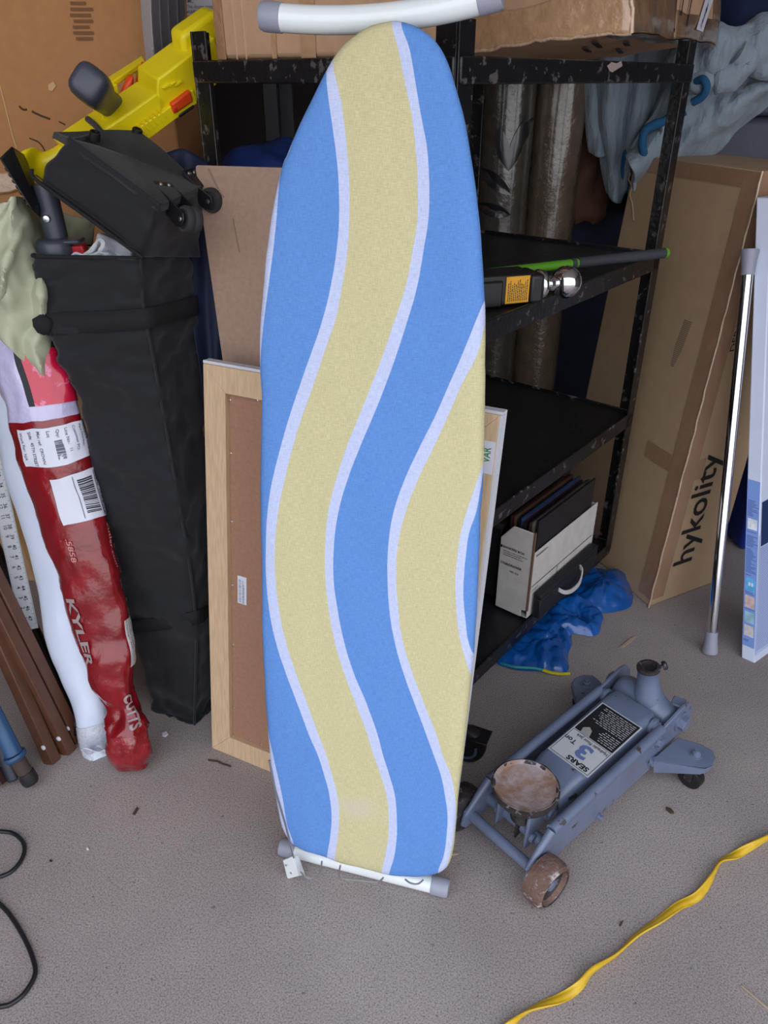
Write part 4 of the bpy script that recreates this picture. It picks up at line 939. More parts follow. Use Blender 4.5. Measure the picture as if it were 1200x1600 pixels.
for k in range(26):
    y = .024+k*inch
    text_on(mb, str(47-k), TR_@Matrix.Translation((-.014, y+.009, 0))@Matrix.Rotation(-PI/2, 4, 'Z'), .012, .012)
    text_on(mb, str(k+1), TR_@Matrix.Translation((-wR+.014, y+.009, 0))@Matrix.Rotation(-PI/2, 4, 'Z'), .012, .012)
obj('numbers', mb, m_ink, rul)
for i, (b0_, p1, Y1, riv) in enumerate((((76, 1196), (0, 1028), 1.30, (68, 1168)), ((101, 1181), (0, 982), 1.33, (92, 1154)), ((114, 1163), (0, 933), 1.37, (106, 1138)))):
    p0 = gr(*b0_); d = (at(p1[0], p1[1], Y1+.045)-p0).normalized(); MR = frameY(p0, V3((1, -.35, 0)), d)   # local y along the rail, z to the camera
    lab = ('brown steel rail with a white rivet, nearest of the three at the left edge', 'brown steel rail with a white rivet, middle one of three at the left edge', 'brown steel rail with a white rivet, rightmost of three at the left edge')[i]
    t = thing('steel_rail', lab, 'rail', MR, 'brown steel rails')
    hw = .0145 if i < 2 else .012
    obj('bar', MB().box(MR, (-hw, 0.0, -.028), (hw, 1.15, 0)), m_brown, t, bevel=.0025)
    q = MR.inverted()@onplane(riv[0], riv[1], p0, MR.to_3x3()@V3((0, 0, 1)))
    obj('rivet', MB().lathe([(.0062, 0), (.0058, .0022), (.004, .0034), (.0008, .004)], MR@Matrix.Translation((q.x, q.y, .0)), 18), mat('white_rivet', (206, 206, 210), rough=.35), t)
b0 = at(-34, 1060, 1.29); b1 = at(22, 1178, 1.225); b2 = gr(50, 1224, .018)
th_ = thing('tool_handle', 'blue and grimy brown tool handle with black rubber tip leaning at the left edge', 'tool', V3((b2.x, b2.y, 0)))
obj('blue_shaft', MB().tube([b0+(b0-b1)*2, b0, b1], [.013, .014, .019], 20), mat('blue_chipped_paint', (40, 78, 118), rough=.45, var=.2, col2=(120, 120, 120), thr=.68), th_)
obj('collar', MB().tube([b1, b1+(b2-b1).normalized()*.006, b1+(b2-b1).normalized()*.012], [.024, .025, .022], 20), mat('blue_chipped_paint', (0, 0, 0)), th_)
bm_ = b1.lerp(b2, .62)
obj('brown_grip', MB().tube([b1+(b2-b1)*.1, bm_], [.0165, .0165], 20), mat('grimy_brown_rubber', (66, 54, 48), rough=.8, var=.3, bump=.3), th_)
obj('rubber_tip', MB().tube([bm_, b2.lerp(b1, .1), b2], [.0185, .0188, .015], 20), mat('worn_black_rubber', (24, 23, 26), rough=.6, col2=(120, 104, 92), thr=.62, soft=.03, vscale=40), th_)
c0, c1 = at(-30, 1090, 1.30), gr(24, 1218, .017)
o = obj('dark_tube', MB().tube([c0+(c0-c1)*1.5, c1], .0165, 20), mat('dark_slate_metal', (34, 38, 52), rough=.5, var=.2), M=V3((c1.x, c1.y, 0)), bevel=.004); tag(o, 'dark slate round tube left of the blue tool handle', 'pipe')
c0, c1 = at(-60, 1130, 1.28), gr(3, 1226, .012)
o = obj('wooden_stake', MB().box(frameY(c1, V3((1, -.2, 0)), c0-c1), (-.012, 0, -.012), (.012, .7, .012)), mat('dark_stained_wood', (66, 40, 34), rough=.7, var=.3), M=V3((c1.x, c1.y, 0))); tag(o, 'dark reddish-brown stake at the very left edge of the floor', 'stake')
c0, c1 = at(52, 985, 1.56), gr(127, 1146, .02)
o = obj('black_pipe', MB().tube([c1+(c0-c1)*2.4, c0, c1], .017, 20), mat('glossy_black_pipe', (16, 16, 20), rough=.25), M=V3((c1.x, c1.y, 0))); tag(o, 'black pipe leaning between the brown rails and the white parcel', 'pipe')
c0, c1 = at(45, 850, 1.90), gr(93, 985, .0)
o = obj('yellow_lath', MB().box(frameY(c1, V3((1, -.1, 0)), c0-c1), (-.021, 0, -.02), (.021, 1.0, 0)), mat('yellowed_wood', (170, 128, 66), rough=.55, var=.15), M=c1); tag(o, 'yellowish wooden lath between the white ruler and the white parcel', 'lath')

# ------------------------------------------------------------------ things behind the rack
m_wrapfilm = mat('rug_in_clear_film', (98, 84, 70), rough=.12, var=.25, vscale=12, bump=1, bscale=55, coat=1)
m_rugpat = mat('grey_rug_in_film', (72, 66, 60), rough=.14, var=.2, vscale=30, bump=.9, bscale=45, coat=.9)
m_leaf = mat('dark_leaf_weave', (34, 35, 38), rough=.3, var=.2, coat=.6)
def roll(name, lab, px, r_, m, Y, h=1.75):
    c = at(px, 300, Y); c.z = 0
    t = thing(name, lab, 'rug', c, 'rolled rugs behind the rack')
    n = 40; ls = []
    for k in range(n+1):
        z = h*k/n; ls.append([c+V3((math.cos(a)*r_*(1+.03*noise.noise(V3((a, z*5, px)))), math.sin(a)*r_*(1+.03*noise.noise(V3((a, z*6, px+9)))), z)) for a in [2*PI*q/40 for q in range(40)]])
    obj('wrapped_roll', MB().loft(ls), m, t, smooth=70); return t, c
t1r, c1r = roll('rolled_rug', 'grey rolled rug with dark leaf pattern in clear film, behind the rack', 783, .088, m_rugpat, 2.70)
t2r, c2r = roll('rolled_rug', 'plain tan rolled rug in shiny clear film, right of the leaf-patterned one', 861, .083, m_wrapfilm, 2.72)
def leafshape(cc, r_, a0, z0, ang, L_, W_):
    mb = MB(); n = 10; P_ = []
    for k in range(n+1):
        t = k/n; P_.append((t*L_, W_*math.sin(PI*t)**.8))
    for k in range(n-1, 0, -1):
        t = k/n; P_.append((t*L_, -W_*math.sin(PI*t)**.8))
    vs = []
    for x, y in P_:
        u_ = x*math.cos(ang)-y*math.sin(ang); v_ = x*math.sin(ang)+y*math.cos(ang); a = a0+u_/r_; vs.append(cc+V3((math.cos(a)*(r_*1.035), math.sin(a)*(r_*1.035), z0+v_)))
    m0 = sum(vs, V3())/len(vs); d = m0-cc; d.z = 0; m0 = m0+d.normalized()*.006
    mb.add(vs+[m0], [(i, (i+1) % len(vs), len(vs)) for i in range(len(vs))]); return mb
for (a0, z0, ang, L_) in ((-1.5, 1.15, 1.9, .14), (-1.5, 1.15, 1.3, .15), (-1.35, 1.08, 2.5, .13), (-1.3, 1.02, 2.9, .12), (-1.5, 1.22, .7, .12), (-1.5, .72, 1.9, .14), (-1.4, .68, 2.5, .13), (-1.4, .62, 2.9, .12), (-1.5, .72, 1.2, .12)):
    obj('leaf_pattern', leafshape(c1r, .088, a0, z0, ang, L_, .02), m_leaf, t1r)

def pxsheet(name, top, bot, Yf, m, lab, cat, nu=70, nv=60, par=None, thick=.012, wr=None, M=None):
    a = catmull(top, 60); b = catmull(bot, 60)
    def f(u, v):
        i = min(int(u*60), 59); w = u*60-i; p = a[i].lerp(a[i+1], w).lerp(b[i].lerp(b[i+1], w), v); return at(p.x, p.y, Yf(u, v))
    mb = MB(); mb.grid(f, nu, nv); c = f(.5, 1)
    if par: return obj(name, mb, m, par, smooth=80, solid=thick, wr=wr)
    o = obj(name, mb, m, M=V3((c.x, c.y, c.z)), smooth=80, solid=thick, wr=wr); return tag(o, lab, cat)
# grey tote / cabinet that carries the blankets
t = thing('grey_storage_bin', 'dark grey plastic storage bin behind the tall cardboard box, under the blankets', 'bin', V3((1.50, 3.0, 0)))
obj('bin_body', MB().box(I4(), (1.02, 2.72, 0), (1.95, 3.25, 1.30)), m_darkbin, t, bevel=.03, bseg=4)
obj('bin_lid', MB().box(I4(), (.99, 2.70, 1.30), (1.98, 3.28, 1.34)), m_darkbin, t, bevel=.012, bseg=3)
c = V3((.86, 2.95, 0)); o = obj('navy_box', MB().box(I4(), (.50, 2.90, 0), (1.0, 3.2, .98)), m_dark_cloth, M=c, bevel=.02); tag(o, 'dark navy fabric storage cube between the rolled rugs and the tall cardboard box', 'storage cube')
# brown paper wad on it
mb = MB(); cc = at(916, 245, 2.86); mb.loft(iloops([circle(cc+V3((0, 0, z)), V3((1, 0, 0)), V3((0, 1, 0)), r_, r_*.7, 30) for z, r_ in ((-.19, .07), (-.15, .10), (-.05, .075), (.05, .055), (.12, .04), (.15, .01))], 30))
o = obj('brown_paper_wad', mb, mat('brown_kraft_paper', (92, 62, 44), rough=.8, var=.2), M=V3((cc.x, cc.y, cc.z-.19)), smooth=40, wr=[(.03, (14, 14, 10), 3), (.012, 40, 8)]); tag(o, 'crumpled brown paper standing behind the right rolled rug', 'paper')
bl = thing('moving_blanket', 'quilted grey-blue moving blanket with blue binding hanging behind the rack upright', 'blanket', at(985, 262, 2.62))
pxsheet('hanging_fold', [(905, 70), (940, 62), (990, 60), (1040, 66), (1085, 84)], [(950, 300), (965, 318), (975, 300), (985, 262), (1000, 215)], lambda u, v: 2.66-.05*math.sin(u*PI)+.02*math.sin(u*16+v*2)+.03*v, m_blanket, '', '', par=bl, wr=[(.02, (6, 6, 3), 4), (.008, (22, 22, 12), 2)])
pxsheet('left_fold', [(908, 110), (914, 105), (925, 104), (938, 108), (945, 112)], [(925, 235), (932, 240), (938, 245), (945, 240), (950, 230)], lambda u, v: 2.68-.03*math.sin(u*PI)+.02*v, m_blanket, '', '', par=bl, wr=[(.012, (9, 9, 5), 7)])
mb = MB(); mb.tube(catmull([at(*p) for p in ((1070, 172, 2.46), (1035, 190, 2.47), (1010, 202, 2.48), (1003, 225, 2.48), (1008, 250, 2.50), (1018, 275, 2.53))], 50), .013, 10)
obj('binding', mb, m_blanket_edge, bl, smooth=80, wr=[(.005, 30, 3)])
mb = MB(); mb.tube(catmull([at(*p) for p in ((985, 300, 2.64), (975, 262, 2.63), (985, 230, 2.62), (1000, 215, 2.61))], 40), .012, 10)
obj('binding', mb, m_blanket_edge, bl, smooth=80, wr=[(.005, 30, 5)])
b2_ = thing('moving_blanket', 'bunched grey-blue quilted blanket piled above the tall cardboard box at the right edge', 'blanket', at(1110, 225, 2.55))
pxsheet('draped_fold', [(985, 235), (1010, 190), (1060, 120), (1110, 95), (1170, 92), (1260, 95)], [(990, 300), (1030, 312), (1065, 270), (1115, 235), (1160, 195), (1260, 120)],
        lambda u, v: 2.56-.10*math.sin(v*PI)*(.5+.5*u)+.02*math.sin(v*11+u*5), m_blanket, '', '', 90, 70, par=b2_, wr=[(.022, (5, 5, 7), 2), (.012, (14, 14, 14), 6), (.004, (34, 34, 34), 9)])
mb = MB(); pth = catmull([at(1050, 112, 2.50), at(1090, 92, 2.47), at(1130, 72, 2.46), at(1175, 70, 2.46), at(1260, 82, 2.48)], 50)
mb.tube(pth, [.028+.030*min(1, k/14)+.012*math.sin(k*.35) for k in range(51)], 28)
obj('rolled_fold', mb, m_blanket, b2_, smooth=80, wr=[(.030, (12, 8, 8), 2), (.012, (24, 24, 24), 6)])
mb = MB(); pth = catmull([at(1075, 128, 2.46), at(1105, 128, 2.43), at(1140, 120, 2.42), at(1165, 100, 2.42), at(1150, 86, 2.42)], 50)
mb.tube(pth, [.02+.014*math.sin(k*.06*PI) if k < 17 else .032 for k in range(51)], 24)
obj('rolled_fold', mb, m_blanket, b2_, smooth=80, wr=[(.018, (14, 10, 10), 12), (.008, (30, 30, 30), 16)])
mb = MB(); mb.tube(catmull([at(*p) for p in ((1088, 128, 2.42), (1098, 124, 2.40), (1104, 135, 2.39), (1098, 150, 2.40), (1082, 160, 2.42))], 30), .011, 10)
obj('binding', mb, m_blanket_edge, b2_, smooth=80)
o = pxsheet('pale_slab_cushion', [(960, 92), (1010, 84), (1060, 82), (1110, 84)], [(900, 150), (960, 150), (1030, 150), (1110, 150)], lambda u, v: 2.85-.02*math.sin(u*3), mat('lavender_grey_fabric', (118, 118, 136), rough=.95, bump=.5, bscale=120), 'pale grey-lavender cushion behind the top rail of the rack', 'cushion', thick=.05)
o = pxsheet('navy_blanket', [(1095, -60), (1140, -70), (1190, -60), (1290, -60)], [(1110, 84), (1150, 66), (1190, 50), (1290, 48)], lambda u, v: 2.66+.03*math.sin(5*u+3*v), mat('deep_blue_cloth', (18, 32, 70), rough=.9, var=.3), 'deep blue blanket at the top right corner above the grey-blue one', 'blanket', wr=[(.03, (6, 6, 6), 3)])
o = pxsheet('slate_blue_cloth', [(1120, 66), (1150, 50), (1180, 34), (1260, 20)], [(1110, 86), (1150, 76), (1185, 62), (1260, 62)], lambda u, v: 2.60+.02*math.sin(7*u), mat('slate_blue_cloth', (58, 74, 108), rough=.9, var=.2), 'slate blue cloth between the deep blue blanket and the bunched one', 'cloth', wr=[(.02, (6, 6, 6), 8)])
# second dark frame and blue bag seen through the left opening
dk = thing('dark_metal_frame', 'dark metal frame with two uprights seen through the left side of the rack', 'frame', V3((at(425, 200, 2.5).x, 2.5, 0)))
for px in (425, 449):
    c = at(px, 200, 2.5+.1*(px > 430)); obj('upright', MB().box(I4(), (c.x-.02, c.y, 0), (c.x+.02, c.y+.03, 1.7)), mat('dark_grey_metal', (56, 54, 58), rough=.6), dk, bevel=.002)
c = at(445, 112, 2.5); obj('crossbar', MB().box(I4(), (c.x-.5, 2.50, 1.42), (c.x+.25, 2.53, 1.46)), mat('dark_grey_metal', (0, 0, 0)), dk, bevel=.002)
# blue nylon bag on a dark crate beyond the rack's left side
o = obj('dark_crate', MB().box(I4(), (-.44, 1.99, 0), (-.17, 2.36, 1.04)), mat('dark_stained_plywood', (38, 32, 32), rough=.8, var=.2), M=V3((-.3, 2.17, 0)), bevel=.004); tag(o, 'dark tall crate under the blue nylon bag, behind the left side of the rack', 'crate')
cc = V3((-.30, 2.16, 1.042)); lp = []
for z, a, b in ((0, .15, .13), (.03, .20, .17), (.13, .21, .18), (.20, .18, .15), (.26, .12, .10), (.285, .04, .03)):
    lp.append(circle(cc+V3((0, 0, z*.74)), V3((1, 0, 0)), V3((0, 1, 0)), a, b, 48))
o = obj('blue_nylon_bag', MB().loft(iloops(lp, 34)), m_blue_tarp, M=cc, smooth=60, wr=[(.045, (8, 8, 8), 3), (.018, (22, 22, 22), 7), (.008, (50, 50, 50), 9)]); tag(o, 'slumped blue nylon bag seen through the left side of the rack, above the hardboard sheet', 'bag')
o = pxsheet('blue_tarp', [(262, 238), (285, 232), (310, 245), (345, 262)], [(320, 640), (335, 640), (345, 640), (356, 640)], lambda u, v: 1.665+.03*u-.12*v+.006*math.sin(9*u+6*v), mat('dark_blue_tarp_cloth', (9, 22, 54), rough=.7, var=.2), 'dark blue tarp hanging between the black bag and the hardboard sheet', 'tarp', 30, 60, thick=.002, wr=[(.008, (20, 20, 6), 3)])

# ------------------------------------------------------------------ tall cardboard box
h0 = gr(1012, 950); e1 = V3((-.34, .94, 0)).normalized(); e2 = V3((.885, .465, 0)).normalized(); hup = at(1190, 268, 2.08)-h0; hL, hW = .52, .27
hup = V3((hup.x, hup.y, hup.z))
h0b = h0+V3((.004, .004, 0))
tb = thing('tall_carton', 'tall narrow cardboard carton with big black lettering up its side, right of the rack', 'box', h0b)
bt = [h0b, h0b+e2*hW, h0b+e2*hW+e1*hL, h0b+e1*hL]
obj('carton', MB().hexa(bt, [p+hup for p in bt]), m_card_hyk, tb, bevel=.006, bseg=3)
nf = e1.cross(hup).normalized(); nf = nf if nf.x < 0 else -nf      # face toward the rack side
ns = e2.cross(hup).normalized(); ns = ns if ns.y < 0 else -ns
def tstrip(a, b, up0, up1, n_, m, nm='tape', nv=40, amp=.0012, lab=None):
    mb = MB(); mb.grid(lambda u, v: a.lerp(b, u)+hup*(up0+(up1-up0)*v)+n_*(.0012+amp*(1+noise.noise(V3((u*4, v*22, 3))))), 6, nv); return obj(nm, mb, m, tb, smooth=70, label=lab)
m_cleartape = mat('tan_glossy_tape', (158, 124, 98), rough=.18, var=.1, bump=.35, bscale=45, coat=.6)
tstrip(h0b+e1*.055, h0b+e1*.002, .02, .998, nf, m_cleartape); tstrip(h0b+e2*.002, h0b+e2*.05, .02, .998, ns, m_cleartape)
mb = MB(); mb.tube([h0b+hup*(k/40)+nf*.003+ns*.003+V3([noise.noise(V3((k*.7, s, 0)))*.004 for s in (1, 5, 9)]) for k in range(0, 41)], [.0032+.0012*noise.noise(V3((k*.9, 3, 3))) for k in range(41)], 10); obj('taped_corner_ridge', mb, mat('crinkled_clear_tape', (188, 160, 132), rough=.1, bump=1, bscale=80, coat=1), tb, smooth=70)
tstrip(h0b+e1*.17, h0b, .335, .375, nf, m_cleartape, nv=8, lab='cross tape'); tstrip(h0b, h0b+e2*.08, .325, .375, ns, m_cleartape, nv=8)
tstrip(h0b, h0b+e1*hL, .965, .998, nf, m_cleartape, nv=6)
m_hink = mat('black_box_print', (26, 24, 24), rough=.7)
a_ = onplane(1062, 884, h0b+ns*.001, ns); b_ = onplane(1112, 706, h0b+ns*.001, ns)
Th = frame(a_, hup, -e2); 
if (Th.to_3x3()@V3((0, 0, 1))).dot(ns) < 0: Th = frame(a_, hup, e2)
vs, fs = text_mesh('hykolity', .11, .012); w0 = max(v.x for v in vs); k_ = (b_-a_).length/w0*.98
mb = MB(); lat = Th.to_3x3()@V3((0, 1, 0)); upd = hup.normalized(); mb.add([a_+upd*(v.x*k_)+e2*(-1 if lat.dot(e2) < 0 else 1)*(v.y*k_*1.0)+e2*.012+ns*.001 for v in vs], fs)
obj('carton_lettering', mb, m_hink, tb)
vs, fs = text_mesh('DERO', .022, .01)
a2 = onplane(1144, 550, h0b+ns*.001, ns); mb = MB(); mb.add([a2+upd*v.x*1.5+e2*(-1 if lat.dot(e2) < 0 else 1)*v.y*1.4 for v in vs], fs); obj('small_lettering', mb, m_hink, tb)
mb = MB(); a3 = onplane(1133, 735, h0b+ns*.001, ns)
for k in range(6): mb.prism([a3+upd*(k*.011)+e2*x for x in (0, .010)]+[a3+upd*(k*.011+.006)+e2*x for x in (.010, 0)], ns*.0004)
obj('small_mark', mb, m_hink, tb)
mb = MB()
for k in range(26):
    p = onplane(1050+(1076-1050)*k/26, 572-(572-500)*k/26, h0b+nf*.001, nf); w_k = .006+.010*min(1, k/10)
    mb.prism([p-e1*w_k, p+e1*w_k, p+e1*w_k+upd*.0022, p-e1*w_k+upd*.0022], nf*.0004)
obj('faint_barcode', mb, mat('faded_print', (122, 104, 88), rough=.8), tb)
mb = MB(); mb.tube([onplane(x, y, h0b+nf*.002, nf) for x, y in ((985, 270), (982, 280), (988, 292), (984, 305), (988, 318), (990, 345))], .0022, 6); obj('scratch', mb, m_card_hyk, tb)

# chrome pole
c0, c1 = gr(1110, 1010, .02), at(1171, 400, 1.965)
ax = (c1-c0).normalized(); po = thing('chrome_pole', 'shiny chrome tube with grey rubber ends leaning against the tall carton', 'pole', V3((c0.x, c0.y, 0)))
obj('tube', MB().tube([c0.lerp(c1, k/4) for k in range(5)], .0135, 32), m_chrome, po)
def AF(p, d):
    x = V3((1, 0, 0)); x = (x-d*x.dot(d)).normalized(); M_ = Matrix((x, d.cross(x), d)).transposed().to_4x4(); M_.translation = p; return M_
obj('rubber_foot', MB().lathe([(.017, .045), (.0165, .03), (.018, .012), (.021, -.010), (.0205, -.018), (.008, -.019)][::-1], AF(c0, ax), 28), m_grey_plastic, po)
obj('rubber_foot', MB().lathe([(.0165, -.045), (.0165, -.03), (.019, -.006), (.022, .010), (.0205, .016), (.008, .017)], AF(c1, ax), 28), m_grey_plastic, po)

# white and blue long carton at the right edge
w0_ = gr(1179, 1037); wup = (at(1206, 310, 1.99)-w0_); 
lf = (gr(1158, 1028)-w0_); lf.z = 0; rt = gr(1200, 1022)-w0_; rt.z = 0; rt.normalize()
WW = lf.length; wt = thing('long_white_carton', 'long white and blue printed carton standing at the right edge', 'box', w0_)
bt = [w0_, w0_+rt*.17, w0_+rt*.17+lf, w0_+lf]; wup2 = wup*1.0
obj('carton', MB().hexa(bt, [p+wup2 for p in bt]), m_boxwhite, wt, bevel=.003)
n1 = lf.cross(wup).normalized(); n1 = n1 if n1.y < 0 else -n1; n2 = rt.cross(wup).normalized(); n2 = n2 if n2.y < 0 else -n2
def wq(u0, u1, v0, v1, side=0, d=.0008):
    e = lf if side == 0 else rt*.17; n_ = n1 if side == 0 else n2
    return [w0_+e*a+wup*b+n_*d for a, b in ((u0, v0), (u1, v0), (u1, v1), (u0, v1))], n_
def wpan(name, u0, u1, v0, v1, m, side=0, d=.0008, lab=None, par=None):
    q_, n_ = wq(u0, u1, v0, v1, side, d); return obj(name, MB().prism(q_, n_*.0004), m, par or wt, label=lab)
bp0 = wpan('blue_panel', .06, .94, .035, .42, m_boxblue)
wpan('blue_panel', 0.0, 1.0, .02, .30, mat('pale_blue_carton', (176, 190, 224), rough=.4), 1)
wpan('dark_blue_emblem', .04, .5, .275, .375, mat('navy_print', (30, 50, 92), rough=.4), 1, .0014)
for v0, v1, cc_ in ((.168, .198, (90, 176, 226)), (.128, .156, (206, 180, 170)), (.092, .118, (150, 190, 206)), (.060, .086, (204, 196, 196)), (.310, .334, (226, 230, 240))):
    wpan('printed_picture', .16, .84, v0, v1, mat('picture_'+str(cc_[0])+'_print', cc_, rough=.4, var=.25, vscale=60), 0, .0014)
mbs = {}
rnd = random.Random(4)
for v in [k/300 for k in range(14, 114)]:
    if any(a-.004 < v < b+.004 for a, b in ((.168, .198), (.128, .156), (.092, .118), (.060, .086), (.310, .334))): continue
    if rnd.random() < .15: continue
    w_k = .8*rnd.uniform(.4, 1)
    qq, _ = wq(.88, .88-w_k, v, v+.0016, 0, .0013); mbs.setdefault(sum(v > z for z in (.075, .105, .14, .18, .32)), MB()).add(qq, [(0, 1, 2, 3)])
for mb in mbs.values(): obj('fine_print', mb, mat('blue_print', (74, 96, 156), rough=.5), wt)
mb = MB()
for a, b in (((.2, .2), .06), ((.45, .25), .05)): pass
for k, u_ in enumerate((.3, .5)):
    q_, _ = wq(u_, u_+.14, .180, .185, 0, .0019); q_[2] += wup*.003; q_[3] += wup*.003; mb.add(q_, [(0, 1, 2, 3)])
obj('white_symbol', mb, m_label, wt)
mb = MB()
for k in range(60):
    v = .03+.0042*k
    qq, _ = wq(.02, .9*rnd.uniform(.6, 1), v, v+.0012, 1, .0013)
    if v < .27: mb.add(qq, [(0, 1, 2, 3)])
obj('fine_print', mb, mat('blue_print', (0, 0, 0)), wt)

# blue bin behind the pole
bb = gr(1156, 862); t = thing('blue_bin', 'deep blue plastic bin on the floor behind the chrome pole', 'bin', bb+V3((.2, .2, 0)))
lo = [bb, bb+V3((.42, .05, 0)), bb+V3((.40, .45, 0)), bb+V3((-.02, .40, 0))]; c_ = sum(lo, V3())/4
tp = [c_+(p-c_)*1.18+V3((0, 0, .62)) for p in lo]
obj('bin_body', MB().hexa(lo, tp), m_bluebin, t, bevel=.02, bseg=4)
tp2 = [c_+(p-c_)*1.24+V3((0, 0, .60)) for p in lo]; obj('bin_rim', MB().hexa(tp2, [p+V3((0, 0, .035)) for p in tp2]), m_bluebin, t, bevel=.008)
tp3 = [c_+(p-c_)*1.2+V3((0, 0, .635)) for p in lo]; obj('bin_lid', MB().hexa(tp3, [p+V3((0, 0, .02)) for p in tp3]), m_bluebin, t, bevel=.008)
# power cord with plug
t = thing('power_cord', 'black power cord with plug on the floor between the tall carton and the pole', 'cord', gr(1104, 858))
obj('cord', MB().tube(catmull([gr(1180, 805, .006), gr(1150, 806, .006), gr(1125, 812, .008), gr(1105, 822, .006), gr(1096, 832, .006), gr(1099, 845, .01), gr(1104, 855, .012)], 60), .0045, 10), m_cable, t)
pc_ = frame(gr(1105, 858, .012), V3((1, -.4, 0)), V3((.4, 1, 0)))
obj('plug', MB().box(pc_, (-.014, -.02, -.012), (.014, .022, .012)), m_cable, t, bevel=.005)
for s in (-1, 1): obj('plug_prong', MB().box(pc_, (.006*s-.001, -.036, -.003), (.006*s+.001, -.02, .003)), m_metal, t)

# ------------------------------------------------------------------ things on the rack shelves
n0 = gr(772, 947, .1295); fd = V3((.77, -.64, 0)).normalized(); sd = V3((.64, .77, 0)).normalized()
n0 = n0+sd*.004
FBM = Matrix((fd, sd, V3((0, 0, 1)))).transposed().to_4x4(); FBM.translation = n0     # x along the end face, y along the box, z up
fw, fl_, fh = .098, .37, .268
fb_ = thing('record_file_box', 'worn white cardboard file box of records on the bottom rack shelf', 'file box', FBM)
def fp(x, y, z): return FBM@V3((x, y, z))
end = [fp(0, 0, 0), fp(fw-.018, 0, 0), fp(fw-.018, 0, .022), fp(fw, 0, .026), fp(fw, 0, fh), fp(.035, 0, fh), fp(0, 0, fh-.045)]
obj('end_panel', MB().prism(end, sd*.004), m_filewhite, fb_, bevel=.002)
obj('end_panel', MB().prism([fp(0, fl_, 0), fp(fw, fl_, 0), fp(fw, fl_, .2), fp(0, fl_, .2)], sd*-.004), m_filewhite, fb_)
obj('side_panel', MB().prism([fp(fw, .004, .0), fp(fw, fl_, .0), fp(fw, fl_, .205), fp(fw, .004, .205)], -fd*.003), m_filewhite, fb_, bevel=.001)
obj('side_panel', MB().prism([fp(.0, .004, .0), fp(.0, fl_, .0), fp(.0, fl_, .19), fp(.0, .004, .19)], fd*.003), m_filewhite, fb_)
obj('bottom_panel', MB().box(FBM, (.003, .004, 0), (fw-.003, fl_-.004, .003)), m_filewhite, fb_)
obj('corner_edge', MB().box(FBM, (fw-.003, -.001, .026), (fw+.0015, .006, fh+.001)), mat('worn_brown_edge', (104, 76, 60), rough=.9), fb_)
TE = Matrix((fd, V3((0, 0, 1)), -sd)).transposed().to_4x4(); TE.translation = fp(0, -.0012, 0)
mb = MB(); text_on(mb, 'BANKERS BOX', TE@Matrix.Translation((.010, .198, 0)), .0098, .02, sx=1.0)
print_lines(mb, TE, .012, .172, .088, .190, 3, .3, .006, rnd=random.Random(5))
text_on(mb, 'STOR/DRAWER', TE@Matrix.Translation((.006, .148, 0)), .0105, .025, sx=.88); text_on(mb, 'NO. 512', TE@Matrix.Translation((.036, .130, 0)), .0075, .02)
rect(mb, TE, .003, .194, .008, .202)
obj('box_print', mb, m_ink, fb_)
TS = Matrix((sd, V3((0, 0, 1)), fd)).transposed().to_4x4(); TS.translation = fp(fw+.001, 0, 0)
mb = MB()
for z in (.098,): rect(mb, TS, .01, z, fl_-.01, z+.0022)
rect(mb, TS, .15, .07, .152, .098); text_on(mb, 'BANKERS BOX', TS@Matrix.Translation((.02, .192, 0)), .009, .01); text_on(mb, 'CONTENTS', TS@Matrix.Translation((.012, .084, 0)), .007, 0)
obj('box_print', mb, m_ink, fb_)
rcol = [(30, 28, 34), (96, 38, 30), (40, 44, 60), (70, 50, 40), (24, 22, 28), (120, 60, 48), (34, 58, 96), (50, 48, 52), (26, 26, 30), (62, 44, 36), (20, 24, 34), (90, 84, 80), (28, 26, 30)]
rnd = random.Random(11)
lbls = ['innermost', 'dark red']
for k in range(13):
    x = .008+k*.0064; hh = .283+rnd.uniform(-.006, .010); y0_ = .012+rnd.uniform(0, .012); tl_ = rnd.uniform(-.004, .006)
    mb = MB(); q_ = [fp(x, y0_, .004), fp(x+.0045, y0_, .004), fp(x+.0045, y0_+.315, .004), fp(x, y0_+.315, .004)]
    t_ = fd*tl_ + V3((0, 0, hh-.004)); mb.hexa(q_, [p+t_ for p in q_])
    c_ = rcol[k]; base_ = V3(q_[0])
    o = obj('record_sleeve', mb, mat('sleeve_%d_%d_%d' % c_, c_, rough=.5, var=.3, vscale=30), M=base_)
    tag(o, {12: 'broad black record sleeve on the outer right side of the white file box', 6: 'blue record sleeve in the white file box', 5: 'reddish-brown record sleeve just left of the blue one in the file box', 1: 'dark red record sleeve near the left side of the white file box',
        11: 'pale grey record sleeve next to the outermost black one in the file box'}.get(k, 'thin dark record sleeve standing in the worn white file box on the bottom shelf'), 'record sleeve', 'record sleeves in the white file box')
# black case with pale handle in front of it
CM = FBM.copy(); CM.translation = n0+fd*(fw+.006)+sd*.02
cs = thing('black_case', 'low black case with a pale handle beside the white file box on the bottom shelf', 'case', CM)
obj('case_body', MB().box(CM, (0, .0, 0), (.022, .335, .062)), m_caseblack, cs, bevel=.003)
obj('case_lid', MB().box(CM, (-.001, .0, .0635), (.022, .335, .078)), m_caseblack, cs, bevel=.003)
hp = [CM@V3(p) for p in ((.022, .10, .045), (.036, .115, .034), (.042, .15, .026), (.042, .19, .030), (.034, .215, .050), (.022, .222, .060))]
hp_ = catmull(hp, 24); mb = MB(); ls = []
for i, p in enumerate(hp_):
    ls.append([p+V3((0, 0, 1))*.007*a+fd*.0025*b for a, b in ((-1, -1), (1, -1), (1, 1), (-1, 1))])
mb.loft(ls); obj('case_handle', mb, mat('off_white_strap', (190, 186, 182), rough=.6), cs, bevel=.001)
